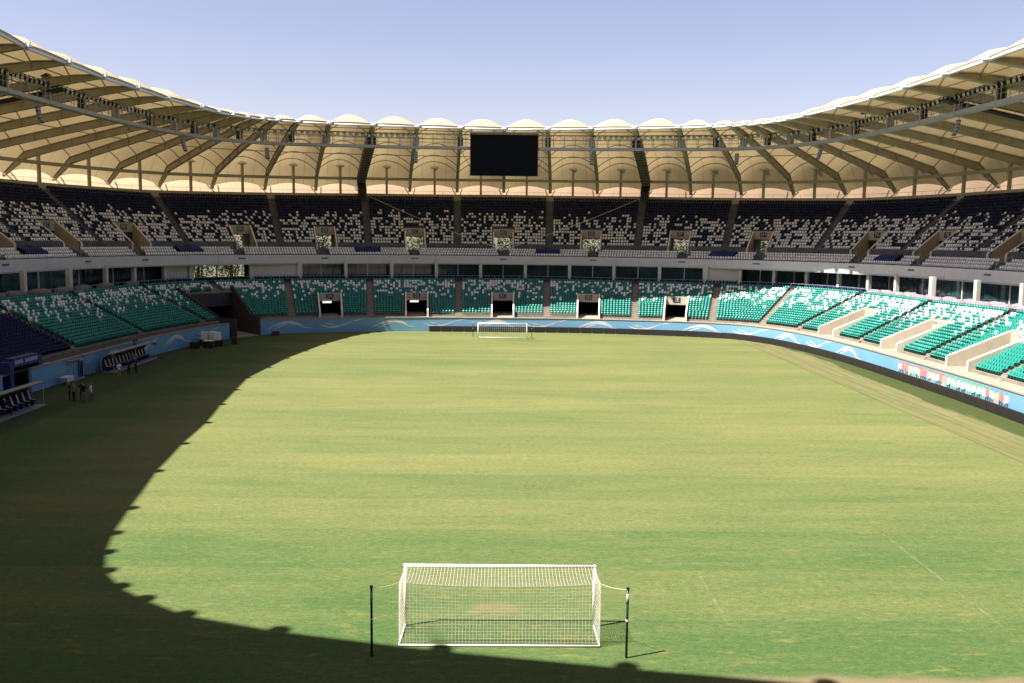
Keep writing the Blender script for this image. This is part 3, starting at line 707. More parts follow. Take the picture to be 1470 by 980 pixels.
for i in range(NN):
    g = G[i]; k = kk(i); big = abs(k) == 3
    us = [0, .04, .1, .2, .35, .5, .65, .8, 1.0]
    mb = MB()
    segs = [u*g.uc for u in us] + [1.0]
    for u0_, u1_ in zip(segs[:-1], segs[1:]):
        p0, p1 = g.xy(u0_), g.xy(u1_)
        for wd, zo, ht in ((.62, 0, .16), (.16, .16, None), (.5, None, .12)):
            def Z(u): return g.zb(u), g.zt(u)
            (b0, t0), (b1, t1) = Z(u0_), Z(u1_)
            if ht == .16: a0, c0_, a1, c1_ = b0, b0+.16, b1, b1+.16
            elif ht is None: a0, c0_, a1, c1_ = b0+.16, t0-.12, b1+.16, t1-.12
            else: a0, c0_, a1, c1_ = t0-.12, t0-.02, t1-.12, t1-.02
            n = np.array([g.n[0], g.n[1]])*wd/2
            mb.hexa([(*(p0-n), a0), (*(p1-n), a1), (*(p1+n), a1), (*(p0+n), a0), (*(p0-n), c0_), (*(p1-n), c1_), (*(p1+n), c1_), (*(p0+n), c0_)])
    # stiffeners
    gi = mb.build('girder', M_steel, roof)
    MB().tube([(*(g.I-g.d*.22), g.zb(0)+.12), (*(g.I-g.d*.22), g.zb(0)+.30)], [.46, .40], 12).build('tip_plate', M_tube, gi)
    if -VIS <= k <= VIS:
        mb = MB()
        for t in (.12, .28, .45, .62, .75, .86):
            u = t*g.uc; p = g.xy(u); mb.box((*p, g.zb(u)+.17), (.5, .12, g.dep(u)-.3), math.atan2(g.n[1], g.n[0]))
        mb.build('stiffener', M_steel, gi)
        p = g.I - g.d*.15; mb = MB().box((*p, g.zb(0)-.15), (.36, .6, .55), math.atan2(g.n[1], g.n[0]))
        mb.tube([(*(p-g.n*.5), g.zb(0)+.45), (*(p+g.n*.5), g.zb(0)+.45)], .10, 6); mb.tube([(*(p-g.d*.2), g.zb(0)-.15), (*(p-g.d*.30), g.zb(0)+.62)], .10, 6)
        mb.build('tip_bracket', M_tube, roof)
        # pair of white raking struts that carry the outer end on the back wall
        mb = MB(); f = UBo(g.a)
        for sg in (-1, 1):
            b0 = np.array([*(f+g.n*.45*sg), g.hb+.7]); t0 = np.array([*(g.xy(.985)+g.n*1.0*sg), g.hb+2.0])
            mb.tube([b0, t0], .14, 6)
        mb.build('raking_strut', mat('strut_white', (.85, .85, .85), .4, .5, .03, 1), roof)
        if big:      # a covered service stair hangs under these two girders
            mb = MB(); u0_, u1_ = .16*g.uc, 1.0
            pts = [(u, g.zb(u)) for u in np.linspace(u0_, g.uc, 7)]
            n = g.n*.8
            for (ua, za), (ub_, zb_) in zip(pts[:-1], pts[1:]):
                p0, p1 = g.xy(ua), g.xy(ub_); za -= .02; zb_ -= .02
                mb.hexa([(*(p0-n), za-1.5), (*(p1-n), zb_-1.5), (*(p1+n), zb_-1.5), (*(p0+n), za-1.5), (*(p0-n), za), (*(p1-n), zb_), (*(p1+n), zb_), (*(p0+n), za)])
            ue, ze = pts[-1]; p0 = g.xy(ue); p1 = UB(g.a) - g.d*1.5
            mb.hexa([(*(p0-n), ze-1.5), (*(p1-n), g.hb-.4), (*(p1+n), g.hb-.4), (*(p0+n), ze-1.5), (*(p0-n), ze-.02), (*(p1-n), g.hb+1.6), (*(p1+n), g.hb+1.6), (*(p0+n), ze-.02)])
            s_ = mb.build('service_stair', M_steeld, gi)
            mb = MB()
            for t in np.linspace(.25, .98, 22):
                u = t*g.uc; p = g.xy(u); mb.box((*p, g.zb(u)-1.60), (1.5, .12, .07), math.atan2(g.n[1], g.n[0]))
            mb.build('stair_tread', M_steel, gi)
        if abs(k) in (14,):   # maintenance walkway with railings on the side girder
            mb = MB(); n = g.n*.7
            for sg in (-1, 1):
                pp = [(*(g.xy(u)+n*sg), g.zb(u)-.35) for u in np.linspace(.14, .97, 24)*g.uc]
                for h in (.55, 1.1): mb.tube([np.array(x)+[0, 0, h] for x in pp], .03, 4)
                for x in pp: mb.tube([x, np.array(x)+[0, 0, 1.1]], .03, 4)
            mb.build('walkway_rail', M_steel, gi)
            mb = MB(); mb.hexa([(*(g.xy(.14*g.uc)-n), g.zb(.14*g.uc)-.6), (*(g.xy(.97*g.uc)-n), g.zb(.97*g.uc)-.6), (*(g.xy(.97*g.uc)+n), g.zb(.97*g.uc)-.6), (*(g.xy(.14*g.uc)+n), g.zb(.14*g.uc)-.6), (*(g.xy(.14*g.uc)-n), g.zb(.14*g.uc)-.35), (*(g.xy(.97*g.uc)-n), g.zb(.97*g.uc)-.35), (*(g.xy(.97*g.uc)+n), g.zb(.97*g.uc)-.35), (*(g.xy(.14*g.uc)+n), g.zb(.14*g.uc)-.35)])
            mb.build('walkway_deck', M_steeld, gi)

# ------------------------------------------------------------------ catwalk ring with lamps
cat = root('catwalk', (0, YC+67.8, 30), 0, 'grey steel catwalk ring with railings hung below the roof girders', 'catwalk')
def cat_angle(g):     # where a girder crosses the catwalk line
    us = np.linspace(0, .4, 200); P = np.array([g.xy(u) for u in us]); a = np.degrees(np.arctan2(P[:, 0], P[:, 1]-YC)); R = np.hypot(P[:, 0], P[:, 1]-YC)
    i = np.argmin(np.abs(R - CAT.r(a))); return float(a[i]), us[i]
CA = {}
for i in range(NN):
    if -VIS <= kk(i) <= VIS: CA[kk(i)] = cat_angle(G[i])
ks = sorted(CA)
HC = 30.0
CI, CO = CAT.offset(-.55), CAT.offset(.55)
lamp_spots = []
for k0, k1 in zip(ks[:-1], ks[1:]):
    a0, a1 = CA[k0][0], CA[k1][0]; n = 4; aa = np.linspace(a0, a1, n+1)
    mb = MB()
    for j in range(n):
        for c in (CI, CO):
            p, q = c(aa[j]), c(aa[j+1]); mb.bar((*p, HC+.5), (*q, HC+.5), .10, .45)
        p, q = CAT(aa[j]), CAT(aa[j+1]); mb.bar((*p, HC+.14), (*q, HC+.14), .98, .08)
    mb.build('deck', M_grey, cat)
    mb = MB(); L = np.linalg.norm(CAT(a1)-CAT(a0)); m = max(2, int(round(L/1.75)))
    for j in range(m):
        a_ = a0+(a1-a0)*(j+.5)/m
        for c in (CI, CO): p = c(a_); mb.tube([(*p, HC+.6), (*p, HC+2.5)], .045, 4)
    for c in (CI, CO):
        for h in (1.15, 1.7):
            mb.tube([(*c(x), HC+h) for x in aa], .03, 4)
        mb.tube([(*c(x), HC+2.5) for x in aa], .075, 4)
        for j in range(2*m):   # zigzag bracing under the top chord
            x0, x1 = a0+(a1-a0)*j/(2*m), a0+(a1-a0)*(j+1)/(2*m); mb.tube([(*c(x0), HC+(1.7 if j % 2 else 2.48)), (*c(x1), HC+(2.48 if j % 2 else 1.7))], .028, 4)
    mb.build('railing', M_grey, cat)
    if (k0 >= 2 or k1 <= -2):
        nl = max(4, min(10, int(L/.92)))
        for j in range(nl): lamp_spots.append((a0+(a1-a0)*(j+.5)/nl, k0))
for k in ks:
    a_, u = CA[k]; g = G[k % NN]; p, n, t_, yw = frame(CAT, a_)
    for c in (CI, CO):
        q = c(a_); MB().box((*q, HC+.05), (.22, .22, g.zb(u)-HC+.1), yw).build('hanger', M_grey, cat)
    if abs(k) >= 1: MB().box((*(p-n*.1), HC+.65), (.9, .6, 1.35), yw).build('junction_box', M_black if k % 2 else M_grey, cat)
# floodlight prototype: yoke, drum housing, pale lens
def floodlight():
    mb = MB(); mb.tube([(0, .18, 0), (0, -.05, -.03), (0, -.26, -.10)], [.16, .24, .27], 9)
    mb.bar((-.3, 0, .22), (.3, 0, .22), .06, .05); mb.box((-.3, 0, -.05), (.05, .06, .27)); mb.box((.3, 0, -.05), (.05, .06, .27)); mb.box((0, 0, .22), (.08, .08, .18))
    o = mb.build('floodlight', M_black)
    l = MB().tube([(0, -.262, -.101), (0, -.28, -.106)], [.235, .235], 9).build('lens', M_lens, o)
    return o
fl0 = floodlight(); fl0_used = False
for a_, k in lamp_spots:
    p, n, t_, yw = frame(CI, a_); tilt = yw + random.uniform(-.25, .25)
    o = fl0 if not fl0_used else clone(fl0); fl0_used = True
    o.location = (p[0]-n[0]*.12, p[1]-n[1]*.12, HC+2.08+random.uniform(-.06, .06)); o.rotation_euler = (random.uniform(-.05, .2), 0, tilt)
    side = 'left' if a_ < -33 else 'right' if a_ > 33 else 'far'
    if side == 'far': lab = 'small drum floodlight on the far catwalk rail, left of the black screen' if a_ < 0 else 'small drum floodlight on the far catwalk rail, right of the black screen'
    else: lab = 'drum floodlight in the dense lamp row on the %s catwalk rail' % side
    tag(o, lab, 'floodlight', 'floodlights along the catwalk, %s%s' % (side, '' if side != 'far' else (' left part' if a_ < 0 else ' right part')))

# ------------------------------------------------------------------ screen
scr = root('scoreboard', (0, YC+67.0, 25.6), 0, 'large blank black video screen hung from the far catwalk', 'screen')
YS = YC+66.6
MB().box((0, YS+.45, 25.75), (11.25, .8, 6.85)).build('screen_cabinet', M_black, scr)
MB().box((0, YS, 25.80), (11.1, .06, 6.6)).build('screen_face', M_screen, scr)
mb = MB(); mb.box((0, YS+.2, 32.62), (11.4, .7, .22)); mb.box((0, YS+.02, 32.45), (11.3, .1, .08))
for x in np.linspace(-4.4, 4.4, 9): mb.box((x, YS-.06, 32.42), (.12, .1, .22))
mb.build('screen_top_rail', M_grey, scr)
for x in (-5.4, 5.4): MB().tube([(x, YS+.6, 32.5), (x, YS+.9, 34.4)], .09, 5).build('hanger', M_grey, scr)
for sx in (-1, 1): MB().tube([(5.7*sx, YS+.5, 27.2), (7.2*sx, YS+.9, 30.0)], .06, 5).build('brace', M_grey, scr)

# ------------------------------------------------------------------ hanging line-array loudspeakers and black speakers on the catwalk
def line_array():
    r = root('line_array')
    z, y, an = 0., 0., 0.
    for k in range(9):
        an = .03 + .062*k; hgt = .34
        c = MB(); ca, sa = math.cos(an), math.sin(an)
        y2 = y - math.sin(an)*hgt; z2 = z - math.cos(an)*hgt
        v = []
        for (yy, zz) in ((-.25, -hgt+.02), (.25, -hgt+.02), (.2, -.02), (-.25, -.02)):
            v.append((y + yy*ca + zz*sa, z - yy*sa*-1*-1 + zz*ca))
        pts = [(-.5, *q) for q in v]
        c.prism(pts, (1.0, 0, 0)); c.build('speaker_cabinet', M_grey if k % 2 else mat('speaker_grey', (.13, .13, .15), .6, .3, .1, 3), r)
        y, z = y2, z2
    MB().tube([(-.3, 0, 0), (-.3, 0, 1.0)], .03, 4).build('cable', M_black, r); MB().tube([(.3, 0, 0), (.3, 0, 1.0)], .03, 4).build('cable', M_black, r)
    return r
la = line_array(); first = True
la_lab = {-70.5: 'first hanging speaker column from the left edge, below the left catwalk', -42.8: 'second hanging speaker column from the left, below the catwalk corner', -31.2: 'hanging speaker column below the far left end of the catwalk, third from the left', -12.3: 'hanging speaker column just left of the black screen, fourth from the left', 12.2: 'hanging speaker column just right of the black screen', 30.8: 'hanging speaker column at the far right bend of the catwalk, third from the right', 42.4: 'hanging speaker column below the right catwalk, second from the right', 68.9: 'curved speaker column below the right catwalk, nearest the right edge'}
for a_ in la_lab:
    o = la if first else clone(la); first = False
    p, n, t_, yw = frame(CAT, a_); o.location = (*p, HC-.45); o.rotation_euler = (0, 0, yw); o.scale = (.62, .62, .62); tag(o, la_lab[a_], 'speaker', 'line array speakers under the catwalk')
def black_speaker():
    r = root('loudspeaker'); mb = MB()
    mb.hexa([(-.55, -.35, 0), (.55, -.35, 0), (.4, .45, .1), (-.4, .45, .1), (-.55, -.45, .8), (.55, -.45, .8), (.4, .45, .72), (-.4, .45, .72)]); mb.build('cabinet', M_black, r)
    MB().box((0, 0, -.7), (.1, .1, .72)).build('post', M_grey, r); MB().box((0, -.42, .08), (.95, .05, .66)).build('grille', M_black, r)
    return r
bs = black_speaker(); first = True
bs_lab = {-68.7: 'black loudspeaker above the left catwalk, nearest the left edge', -58.2: 'black loudspeaker above the left catwalk, second from the left edge', -45.7: 'black loudspeaker above the left catwalk, third from the left edge', 41.3: 'black loudspeaker above the right catwalk, fourth from the right edge', 49.8: 'black loudspeaker above the right catwalk, third from the right edge', 58.7: 'black loudspeaker above the right catwalk, second from the right edge', 74.4: 'black loudspeaker above the right catwalk, nearest the right edge'}
for a_ in bs_lab:
    o = bs if first else clone(bs); first = False
    p, n, t_, yw = frame(CAT, a_); o.location = (*p, HC+3.15); o.rotation_euler = (0, 0, yw); tag(o, bs_lab[a_], 'speaker', 'black speakers on the catwalk')

# ------------------------------------------------------------------ blue pitch wall with painted waves, boards
wall_r = root('perimeter_wall', (0, 150.5, 0), 0, 'pale blue wall with painted waves, behind the far goal and along the sunny right side', 'wall')
wall_l = root('perimeter_wall', (-46, 110, 0), 0, 'blue wall with painted waves below the shaded left stand', 'wall')
def wall_part(a0, a1, n, parent):
    mb = MB(); WI = WALL.offset(.3)
    ring(mb, WALL, 0, WALL, 2.3, a0, a1, n); ring(mb, WALL, 2.3, WI, 2.3, a0, a1, n); ring(mb, WI, 2.3, WI, 0, a0, a1, n)
    for aa in (a0, a1): mb.add([(*WALL(aa), 0), (*WI(aa), 0), (*WI(aa), 2.3), (*WALL(aa), 2.3)], [(0, 1, 2, 3)])
    mb.build('wall_face', M_blue, parent, fixn=False)
    mb = MB(); c0 = WALL.offset(-.06); c1 = WALL.offset(.36)
    ring(mb, c0, 2.24, c0, 2.36, a0, a1, n); ring(mb, c0, 2.36, c1, 2.36, a0, a1, n); ring(mb, c0, 2.24, c1, 2.24, a0, a1, n); mb.build('wall_coping', M_step, parent, fixn=False)
GATE_A = -89.0
wall_part(-34.4, 120, 300, wall_r); wall_part(GATE_A, -39.6, 100, wall_l); wall_part(-180, -95.5, 100, wall_l)
CREST = [[(0, .25, 0), (1, .72, .10), (2, 1.12, .17), (3.2, 1.42, .28), (4.5, 1.38, .34), (5.5, 1.02, .28), (6.3, .65, 0)],
         [(1.0, .25, 0), (2, .62, .09), (2.8, .92, .14), (3.7, 1.02, 0)], [(5.4, .62, 0), (6.6, .48, .11), (8.0, .36, 0)]]
TROUGH = [[(0, 1.05, 0), (.8, .68, .12), (2, .42, .18), (3.2, .52, .19), (4.5, .95, .14), (5.7, 1.40, 0)], [(2.2, .88, 0), (3, .70, .10), (3.9, .64, 0)],
          [(5, 1.28, 0), (6.3, 1.52, .11), (7.6, 1.74, 0)], [(.9, 1.24, 0), (1.8, 1.0, .12), (2.7, .93, 0)]]
def arc_table(c):
    a = np.linspace(-120, 120, 4801); p = c(a); d = np.concatenate([[0], np.cumsum(np.linalg.norm(np.diff(p, axis=0), axis=1))]); return a, d
WP_ = WALL.offset(-.008); AT, DT = arc_table(WP_)
def at_d(d): return float(np.interp(d, DT, AT))
def d_at(a): return float(np.interp(a, AT, DT))
def wave(strokes, d0, z0, sc, parent):
    for st in strokes:
        st = np.array(st); n = 14; u = np.linspace(0, len(st)-1, n); i = np.minimum(u.astype(int), len(st)-2)
        t = np.arange(len(st)); P = np.array([np.interp(u, t, st[:, k]) for k in range(3)])
        for k in range(2):   # soften the corners
            P[:, 1:-1] = (P[:, :-2] + 2*P[:, 1:-1] + P[:, 2:])/4
        mb = MB(); d = np.gradient(P[0]); e = np.gradient(P[1]); L = np.hypot(d, e); nx, nz = -e/L, d/L
        for k in range(n):
            for sg in (1, -1):
                uu = P[0, k]*sc + nx[k]*P[2, k]*sg*sc*.95; zz = z0 + P[1, k]*1.0 + nz[k]*P[2, k]*sg*.85*sc
                q = WP_(at_d(d0+uu)); mb.v.append((*q, zz))
        for k in range(n-1): mb.f.append((2*k, 2*k+2, 2*k+3, 2*k+1)); mb.m.append(0)
        mb.build('painted_wave', M_wave, parent, fixn=False)
d = d_at(-33.6); j = 0; dend = d_at(69.5)
while d < dend-8:
    wave(CREST if j % 2 == 0 else TROUGH, d, .38, .98, wall_r); d += 8.45; j += 1
d = d_at(-71.5); j = 0; dend = d_at(-39.8)
while d < dend-5:
    wave(CREST if j % 2 == 0 else TROUGH, d, .38, .98, wall_l); d += 8.45; j += 1
# printed banner of player figures on the right wall
FIGC = [mat('print_red', (.46, .16, .16), .6, .2, .06, 2), mat('print_white', (.55, .54, .54), .6, .2, .05, 2), mat('print_navy', (.06, .07, .13), .6, .2, .1, 2),
        mat('print_green', (.12, .33, .27), .6, .2, .08, 2), mat('print_lime', (.36, .42, .22), .6, .2, .08, 2), mat('print_orange', (.50, .30, .18), .6, .2, .08, 2), mat('print_dark', (.03, .05, .05), .6, .2, .1, 2), mat('print_skin', (.30, .15, .09), .6, .2, .08, 2)]
WQ_ = WALL.offset(-.012)
def fig(d0, body, legs, flip, kind):
    s_ = -1 if flip else 1
    polys = [([(-.30, 1.50), (.26, 1.62), (.36, .98), (-.24, .80)], body), ([(-.45, .95), (-.30, 1.50), (-.18, 1.44), (-.33, .90)], body), ([(.26, 1.62), (.50, 1.20), (.40, 1.12), (.2, 1.45)], body),
             ([(-.24, .80), (.0, .88), (-.10, .42), (-.36, .50)], legs), ([(.06, .90), (.36, .98), (.34, .46), (.10, .40)], legs), ([(-.1, 1.60), (.12, 1.64), (.12, 1.86), (-.08, 1.84)], 7)]
    if kind: polys += [([(-.34, .46), (-.12, .42), (-.22, .12), (-.42, .16)], 1), ([(.12, .42), (.32, .46), (.40, .14), (.2, .1)], 1)]
    mb = MB()
    for poly, m in polys:
        mb.add([(*WQ_(at_d(d0+x*s_)), z+.18) for x, z in poly], [tuple(range(len(poly)))], m)
    mb.build('painted_figure', FIGC, wall_r, fixn=False)
def backing(a0, a1, z0, z1, m):
    c = WALL.offset(-.005); mb = MB(); ring(mb, c, z0, c, z1, a0, a1, 40); mb.build('banner', m, wall_r, fixn=False)
backing(84.0, 93.6, .95, 2.05, FIGC[3]); backing(70.4, 84.0, .25, .9, mat('print_sky', (.22, .40, .46), .6, .2, .06, .5)); backing(70.8, 83.8, 1.78, 1.98, mat('print_pink', (.46, .20, .19), .6, .2, .08, .6))
d = d_at(71.2); j = 0
while d < d_at(83.4):
    fig(d, (1, 0, 0, 1, 1)[j % 5], (2, 2, 6, 2, 3)[j % 5], j % 2 == 1, 0)
    if j % 3 == 2: fig(d+.42, (4, 5)[j % 2], 4, False, 0)
    d += .86; j += 1
d = d_at(84.4); j = 0
while d < d_at(93.2):
    fig(d, 1, (6, 3, 6)[j % 3], j % 3 == 1, 1); d += .98; j += 1
d = d_at(93.7); j = 0
while d < d_at(99):
    fig(d, (0, 1, 4)[j % 3], (6, 2, 5)[j % 3], j % 2 == 1, 0); d += .86; j += 1

led = root('advertising_board', (0, 149.5, 0), 0, 'long low row of dark unlit advertising panels in front of the blue wall', 'advertising board')
WL = WALL.offset(-.75); ALa, DLd = arc_table(WL); d = float(np.interp(-10.9, ALa, DLd)); dend = float(np.interp(112, ALa, DLd))
pan = None; j = 0
while d < dend:
    a0 = float(np.interp(d+.96, DLd, ALa)); p, n, t_, yw = frame(WL, a0)
    if pan is None:
        mb = MB(); mb.box((0, 0, .06), (1.905, .12, .88)); mb.box((0, .2, 0), (1.6, .5, .06)); mb.box((0, -.062, .12), (1.86, .004, .78)); pan = mb.build('led_panel', M_led); o = pan
    else: o = clone(pan)
    o.parent = led; o.location = Vector((p[0], p[1], 0)) - led.location; o.rotation_euler = (random.uniform(-.01, .01), 0, yw); d += 1.92; j += 1

# ------------------------------------------------------------------ seats
def seat_template(bracket=True, pan_up=False):
    V, Fc = [], []
    def hexa(p):
        b = len(V); V.extend(p); Fc.extend([[b+i for i in f] for f in ((3, 2, 1, 0), (4, 5, 6, 7), (0, 1, 5, 4), (1, 2, 6, 5), (2, 3, 7, 6), (3, 0, 4, 7))])
    # back shell with chamfered top corners, slightly raked
    prof = [(-.16, .44), (.16, .44), (.20, .56), (.195, .70), (.11, .80), (-.11, .80), (-.195, .70), (-.20, .56)]
    b = len(V)
    for x, z in prof: V.append((x, .16+(z-.42)*.22 - .035*(1-abs(x)/.215)*0, z))
    for x, z in prof: V.append((x, .205+(z-.42)*.22, z))
    n = len(prof)
    Fc.append([b+i for i in range(n)][::-1] and [b+i for i in range(n)]); Fc.append([b+n+i for i in range(n)][::-1])
    for i in range(n): Fc.append([b+i, b+n+i, b+n+(i+1) % n, b+(i+1) % n])
    hexa([(-.205, -.22, .40), (.205, -.22, .40), (.19, .20, .37), (-.19, .20, .37), (-.215, -.22, .455), (.215, -.22, .455), (.20, .20, .43), (-.20, .20, .43)])
    if bracket: hexa([(-.03, .02, .0), (.03, .02, .0), (.03, .22, .0), (-.03, .22, .0), (-.03, -.05, .38), (.03, -.05, .38), (.03, .2, .38), (-.03, .2, .38)])
    return np.array(V), Fc
def merge_seats(name, P, H, D, ci, mats, parent, tmpl):
    V, Fc = tmpl; nv = len(V); N = len(P)
    ca, sa = np.cos(D)[:, None], np.sin(D)[:, None]
    x = V[None, :, 0]*ca - V[None, :, 1]*sa + P[:, :1]; y = V[None, :, 0]*sa + V[None, :, 1]*ca + P[:, 1:2]; z = V[None, :, 2] + H[:, None]
    co = np.stack([x, y, z], -1).reshape(-1, 3)
    lens = np.array([len(f) for f in Fc]); idx = np.concatenate([np.array(f) for f in Fc]); nl = len(idx); nf = len(Fc)
    li = (idx[None, :] + np.arange(N)[:, None]*nv).reshape(-1)
    st = np.concatenate([[0], np.cumsum(lens)[:-1]]); ls = (st[None, :] + np.arange(N)[:, None]*nl).reshape(-1); lt = np.tile(lens, N)
    me = bpy.data.meshes.new(name); me.vertices.add(len(co)); me.vertices.foreach_set('co', co.ravel()); me.loops.add(len(li)); me.loops.foreach_set('vertex_index', li.astype(np.int32))
    me.polygons.add(len(ls)); me.polygons.foreach_set('loop_start', ls.astype(np.int32)); me.polygons.foreach_set('loop_total', lt.astype(np.int32))
    for m in mats: me.materials.append(m)
    me.polygons.foreach_set('material_index', np.repeat(ci, nf).astype(np.int32)); me.update(); me.validate()
    o = bpy.data.objects.new(name, me); COL.objects.link(o); o.parent = parent; return o
def collect(t, ss, rows, skip, pitch, colour, aisle_hw=.62, blocked=()):
    out = []
    for s in ss:
        for r in rows:
            v = (r+.42)/t.n; segs = [(s, s+1)]
            L = np.linalg.norm(t.P(s+.55, v)-t.P(s+.45, v))/.1
            lo, hi = s + aisle_hw/L, s+1 - aisle_hw/L; cuts = []
            for sc, wS, q in blocked:
                if lo-1 < sc < hi+1 and r < q[2] and sc+wS > lo and sc-wS < hi: cuts.append((sc-wS-.35/L, sc+wS+.35/L))
            if t is LOW and r < GAP_ROWS: cuts.append((GAP[0]-.3/L, GAP[1]+.3/L))
            parts = [(lo, hi)]
            for c0, c1 in cuts:
                nx = []
                for a, b in parts:
                    if c1 <= a or c0 >= b: nx.append((a, b)); continue
                    if a < c0: nx.append((a, c0))
                    if c1 < b: nx.append((c1, b))
                parts = nx
            for a, b in parts:
                n = int((b-a)*L/pitch)
                if n < 1: continue
                sx = a + (np.arange(n)+.5)*(b-a)/n
                p = t.P(sx, v); e = t.P(sx+.01, v)-t.P(sx-.01, v); yw = np.arctan2(e[:, 1], e[:, 0])
                h = np.broadcast_to(t.h(sx, r), sx.shape)
                for k in range(n): out.append((p[k, 0], p[k, 1], h[k], yw[k], colour(s, r, sx[k]*L, sx[k]), r))
    return out
colrand = {}
def col_low(s, r, m, sx):
    rb = 16-r; key = int(m/.49)
    if rb == 0: return 0
    if s <= LOW.s_of(-72.0)-.5: 
        return 2 if r < 12 else (1 if random.random() < .55 else 0)
    d = colrand.setdefault((s, key), (0 if random.random() < .20 else 2.5+8.5*random.random()**1.35))
    if rb <= d: return 1 if random.random() < .66 else 0
    return 1 if random.random() < max(0, .20-.02*rb) else 0
def col_up(s, r, m, sx):
    key = (s, int(m/.49), 'u'); d = colrand.setdefault(key, random.gauss(0, .10))
    p = [.84, .66, .63, .62, .62, .60, .58, .54, .46, .32, .16, .04][r] if r < 12 else 0.
    return 1 if random.random() < p + (d if p > .1 else 0) else 0
sL = [i for i in range(len(lf)-1) if lf[i+1] > -96 and lf[i] < 96]
sU = [i for i in range(len(uf)-1) if uf[i+1] > -86 and uf[i] < 86]
low = collect(LOW, sL, range(17), skipL, .485, col_low, blocked=SP_L)
upp = collect(UPP, sU, range(17), skipU, .49, col_up, aisle_hw=.72, blocked=SP_U)
# three white front rows of the upper stand, broken by the stairs and a few blue cloths
front = []; NAVY = [-62.7, -39.3, -16.9, 5.6, 27.5, 49.7]
for k in range(NF):
    c = FA.offset(.3+.87*k+.36); a = np.linspace(-86, 86, 8001); p = c(a); dd = np.concatenate([[0], np.cumsum(np.linalg.norm(np.diff(p, axis=0), axis=1))])
    for x in np.arange(0, dd[-1], .49):
        aa = float(np.interp(x, dd, a)); q, n, t_, yw = frame(c, aa); per = math.degrees(1/float(np.linalg.norm(q-[0, YC])))
        if any(abs(aa-g) < 1.05*per for g in GAPS_F): continue
        if k > 0 and any(abs(aa-g) < 2.35*per for g in NAVY): continue
        front.append((q[0], q[1], 11.9+.42*k, yw, 1, k))
# the 300 seats that show largest become objects of their own
def seen(lst):
    A = np.array([x[:3] for x in lst]); A = A + [0, 0, .6]; X, Y, Z = proj(A); return np.where((X > 2) & (X < 1468) & (Y > 2) & (Y < 978) & (Z > 5), Z, 1e9)
zl = seen(low); order = np.argsort(zl); near = set(order[:300].tolist()); T = seat_template()
def to_arr(l): a = np.array([x[:5] for x in l]); return a[:, :2], a[:, 2], a[:, 3], a[:, 4].astype(int)
rest = [x for i, x in enumerate(low) if i not in near]
SM = [M_green, M_wseat, M_navy]
tag(merge_seats('seat_rows', *to_arr(rest), SM, None, T), 'rows of green, white and navy folding seats filling the lower stand', 'seats', kind='stuff')
tag(merge_seats('seat_rows', *to_arr(upp), [M_navy, M_wseat], None, seat_template(False)), 'rows of navy and white seats filling the shaded upper stand', 'seats', kind='stuff')
tag(merge_seats('seat_rows', *to_arr(front), [M_navy, M_wseat], None, T), 'three white seat rows along the front edge of the upper stand', 'seats', kind='stuff')
# navy seats on the box balconies
bal = []
for a0, a1 in zip(colsA[:-1], colsA[1:]):
    if a1 < -45 or a0 > 47 or (a0, a1) == (-39.2, -31.6): continue
    for k, off in ((0, .75), (1, 1.55)):
        c = LB.offset(off); L = np.linalg.norm(c(a1)-c(a0)); n = int((L-.9)/.52)
        for j in range(n):
            q, nn, t_, yw = frame(c, a0+(a1-a0)*(j+.9)/(n+.8)); bal.append((q[0], q[1], H_BOX+.01+.16*k, yw, 0, 0))
tag(merge_seats('seat_rows', *to_arr(bal), [M_navy], None, T), 'dark navy seats on the balconies in front of the glazed boxes', 'seats', kind='stuff')
protos = {}
names = {0: 'green', 1: 'white', 2: 'navy'}
for i in sorted(near, key=lambda i: zl[i]):
    x, y, h, yw, ci, r = low[i]; cn = names[ci]
    if ci not in protos:
        mb = MB(); mb.add(T[0], [tuple(f) for f in T[1]]); o = protos[ci] = mb.build('stadium_seat', SM[ci])
    else: o = clone(protos[ci])
    o.location = (x, y, h); o.rotation_euler = (0, 0, yw)
    if x > 0: lab = '%s folding seat in the sunlit right end of the lower stand, nearest the right edge' % cn
    else: lab = '%s folding seat in the shaded left end of the lower stand, nearest the left edge' % cn
    tag(o, lab, 'seat', '%s seats at the %s edge of the lower stand' % (cn, 'right' if x > 0 else 'left'))
# blue cloths over front row seats
cl_lab = ['navy cloth over front row seats of the upper stand, nearest the left edge', 'navy cloth over front row seats in the far left corner of the upper stand', 'navy cloth over front row seats between entrances EB and EC', 'navy cloth over front row seats between entrances ED and EE', 'navy cloth over front row seats between entrances EF and EH', 'navy cloth over front row seats below entrance 7B on the right']
for g, lb_ in zip(NAVY, cl_lab):
    c = FA.offset(.3+.87*1.5+.3); q, n, t_, yw = frame(c, g); mb = MB(); nn = 18
    for j in range(nn+1):
        x = -2.3+4.6*j/nn; w_ = .05*math.sin(j*1.9)+.03*math.sin(j*4.1)
        for yy, zz in ((-.95, 12.35), (-.80, 13.02), (.15, 13.50), (.45, 13.58), (.62, 12.9)): mb.v.append((q[0]+t_[0]*x+n[0]*yy, q[1]+t_[1]*x+n[1]*yy, zz+w_))
    for j in range(nn):
        for k in range(4): mb.f.append((j*5+k, (j+1)*5+k, (j+1)*5+k+1, j*5+k+1)); mb.m.append(0)
    o = mb.build('cloth_cover', mat('cloth_navy', (.012, .022, .10), .8, .2, .2, 1.2), smooth=True); tag(o, lb_, 'cloth', 'navy cloths over front seats')
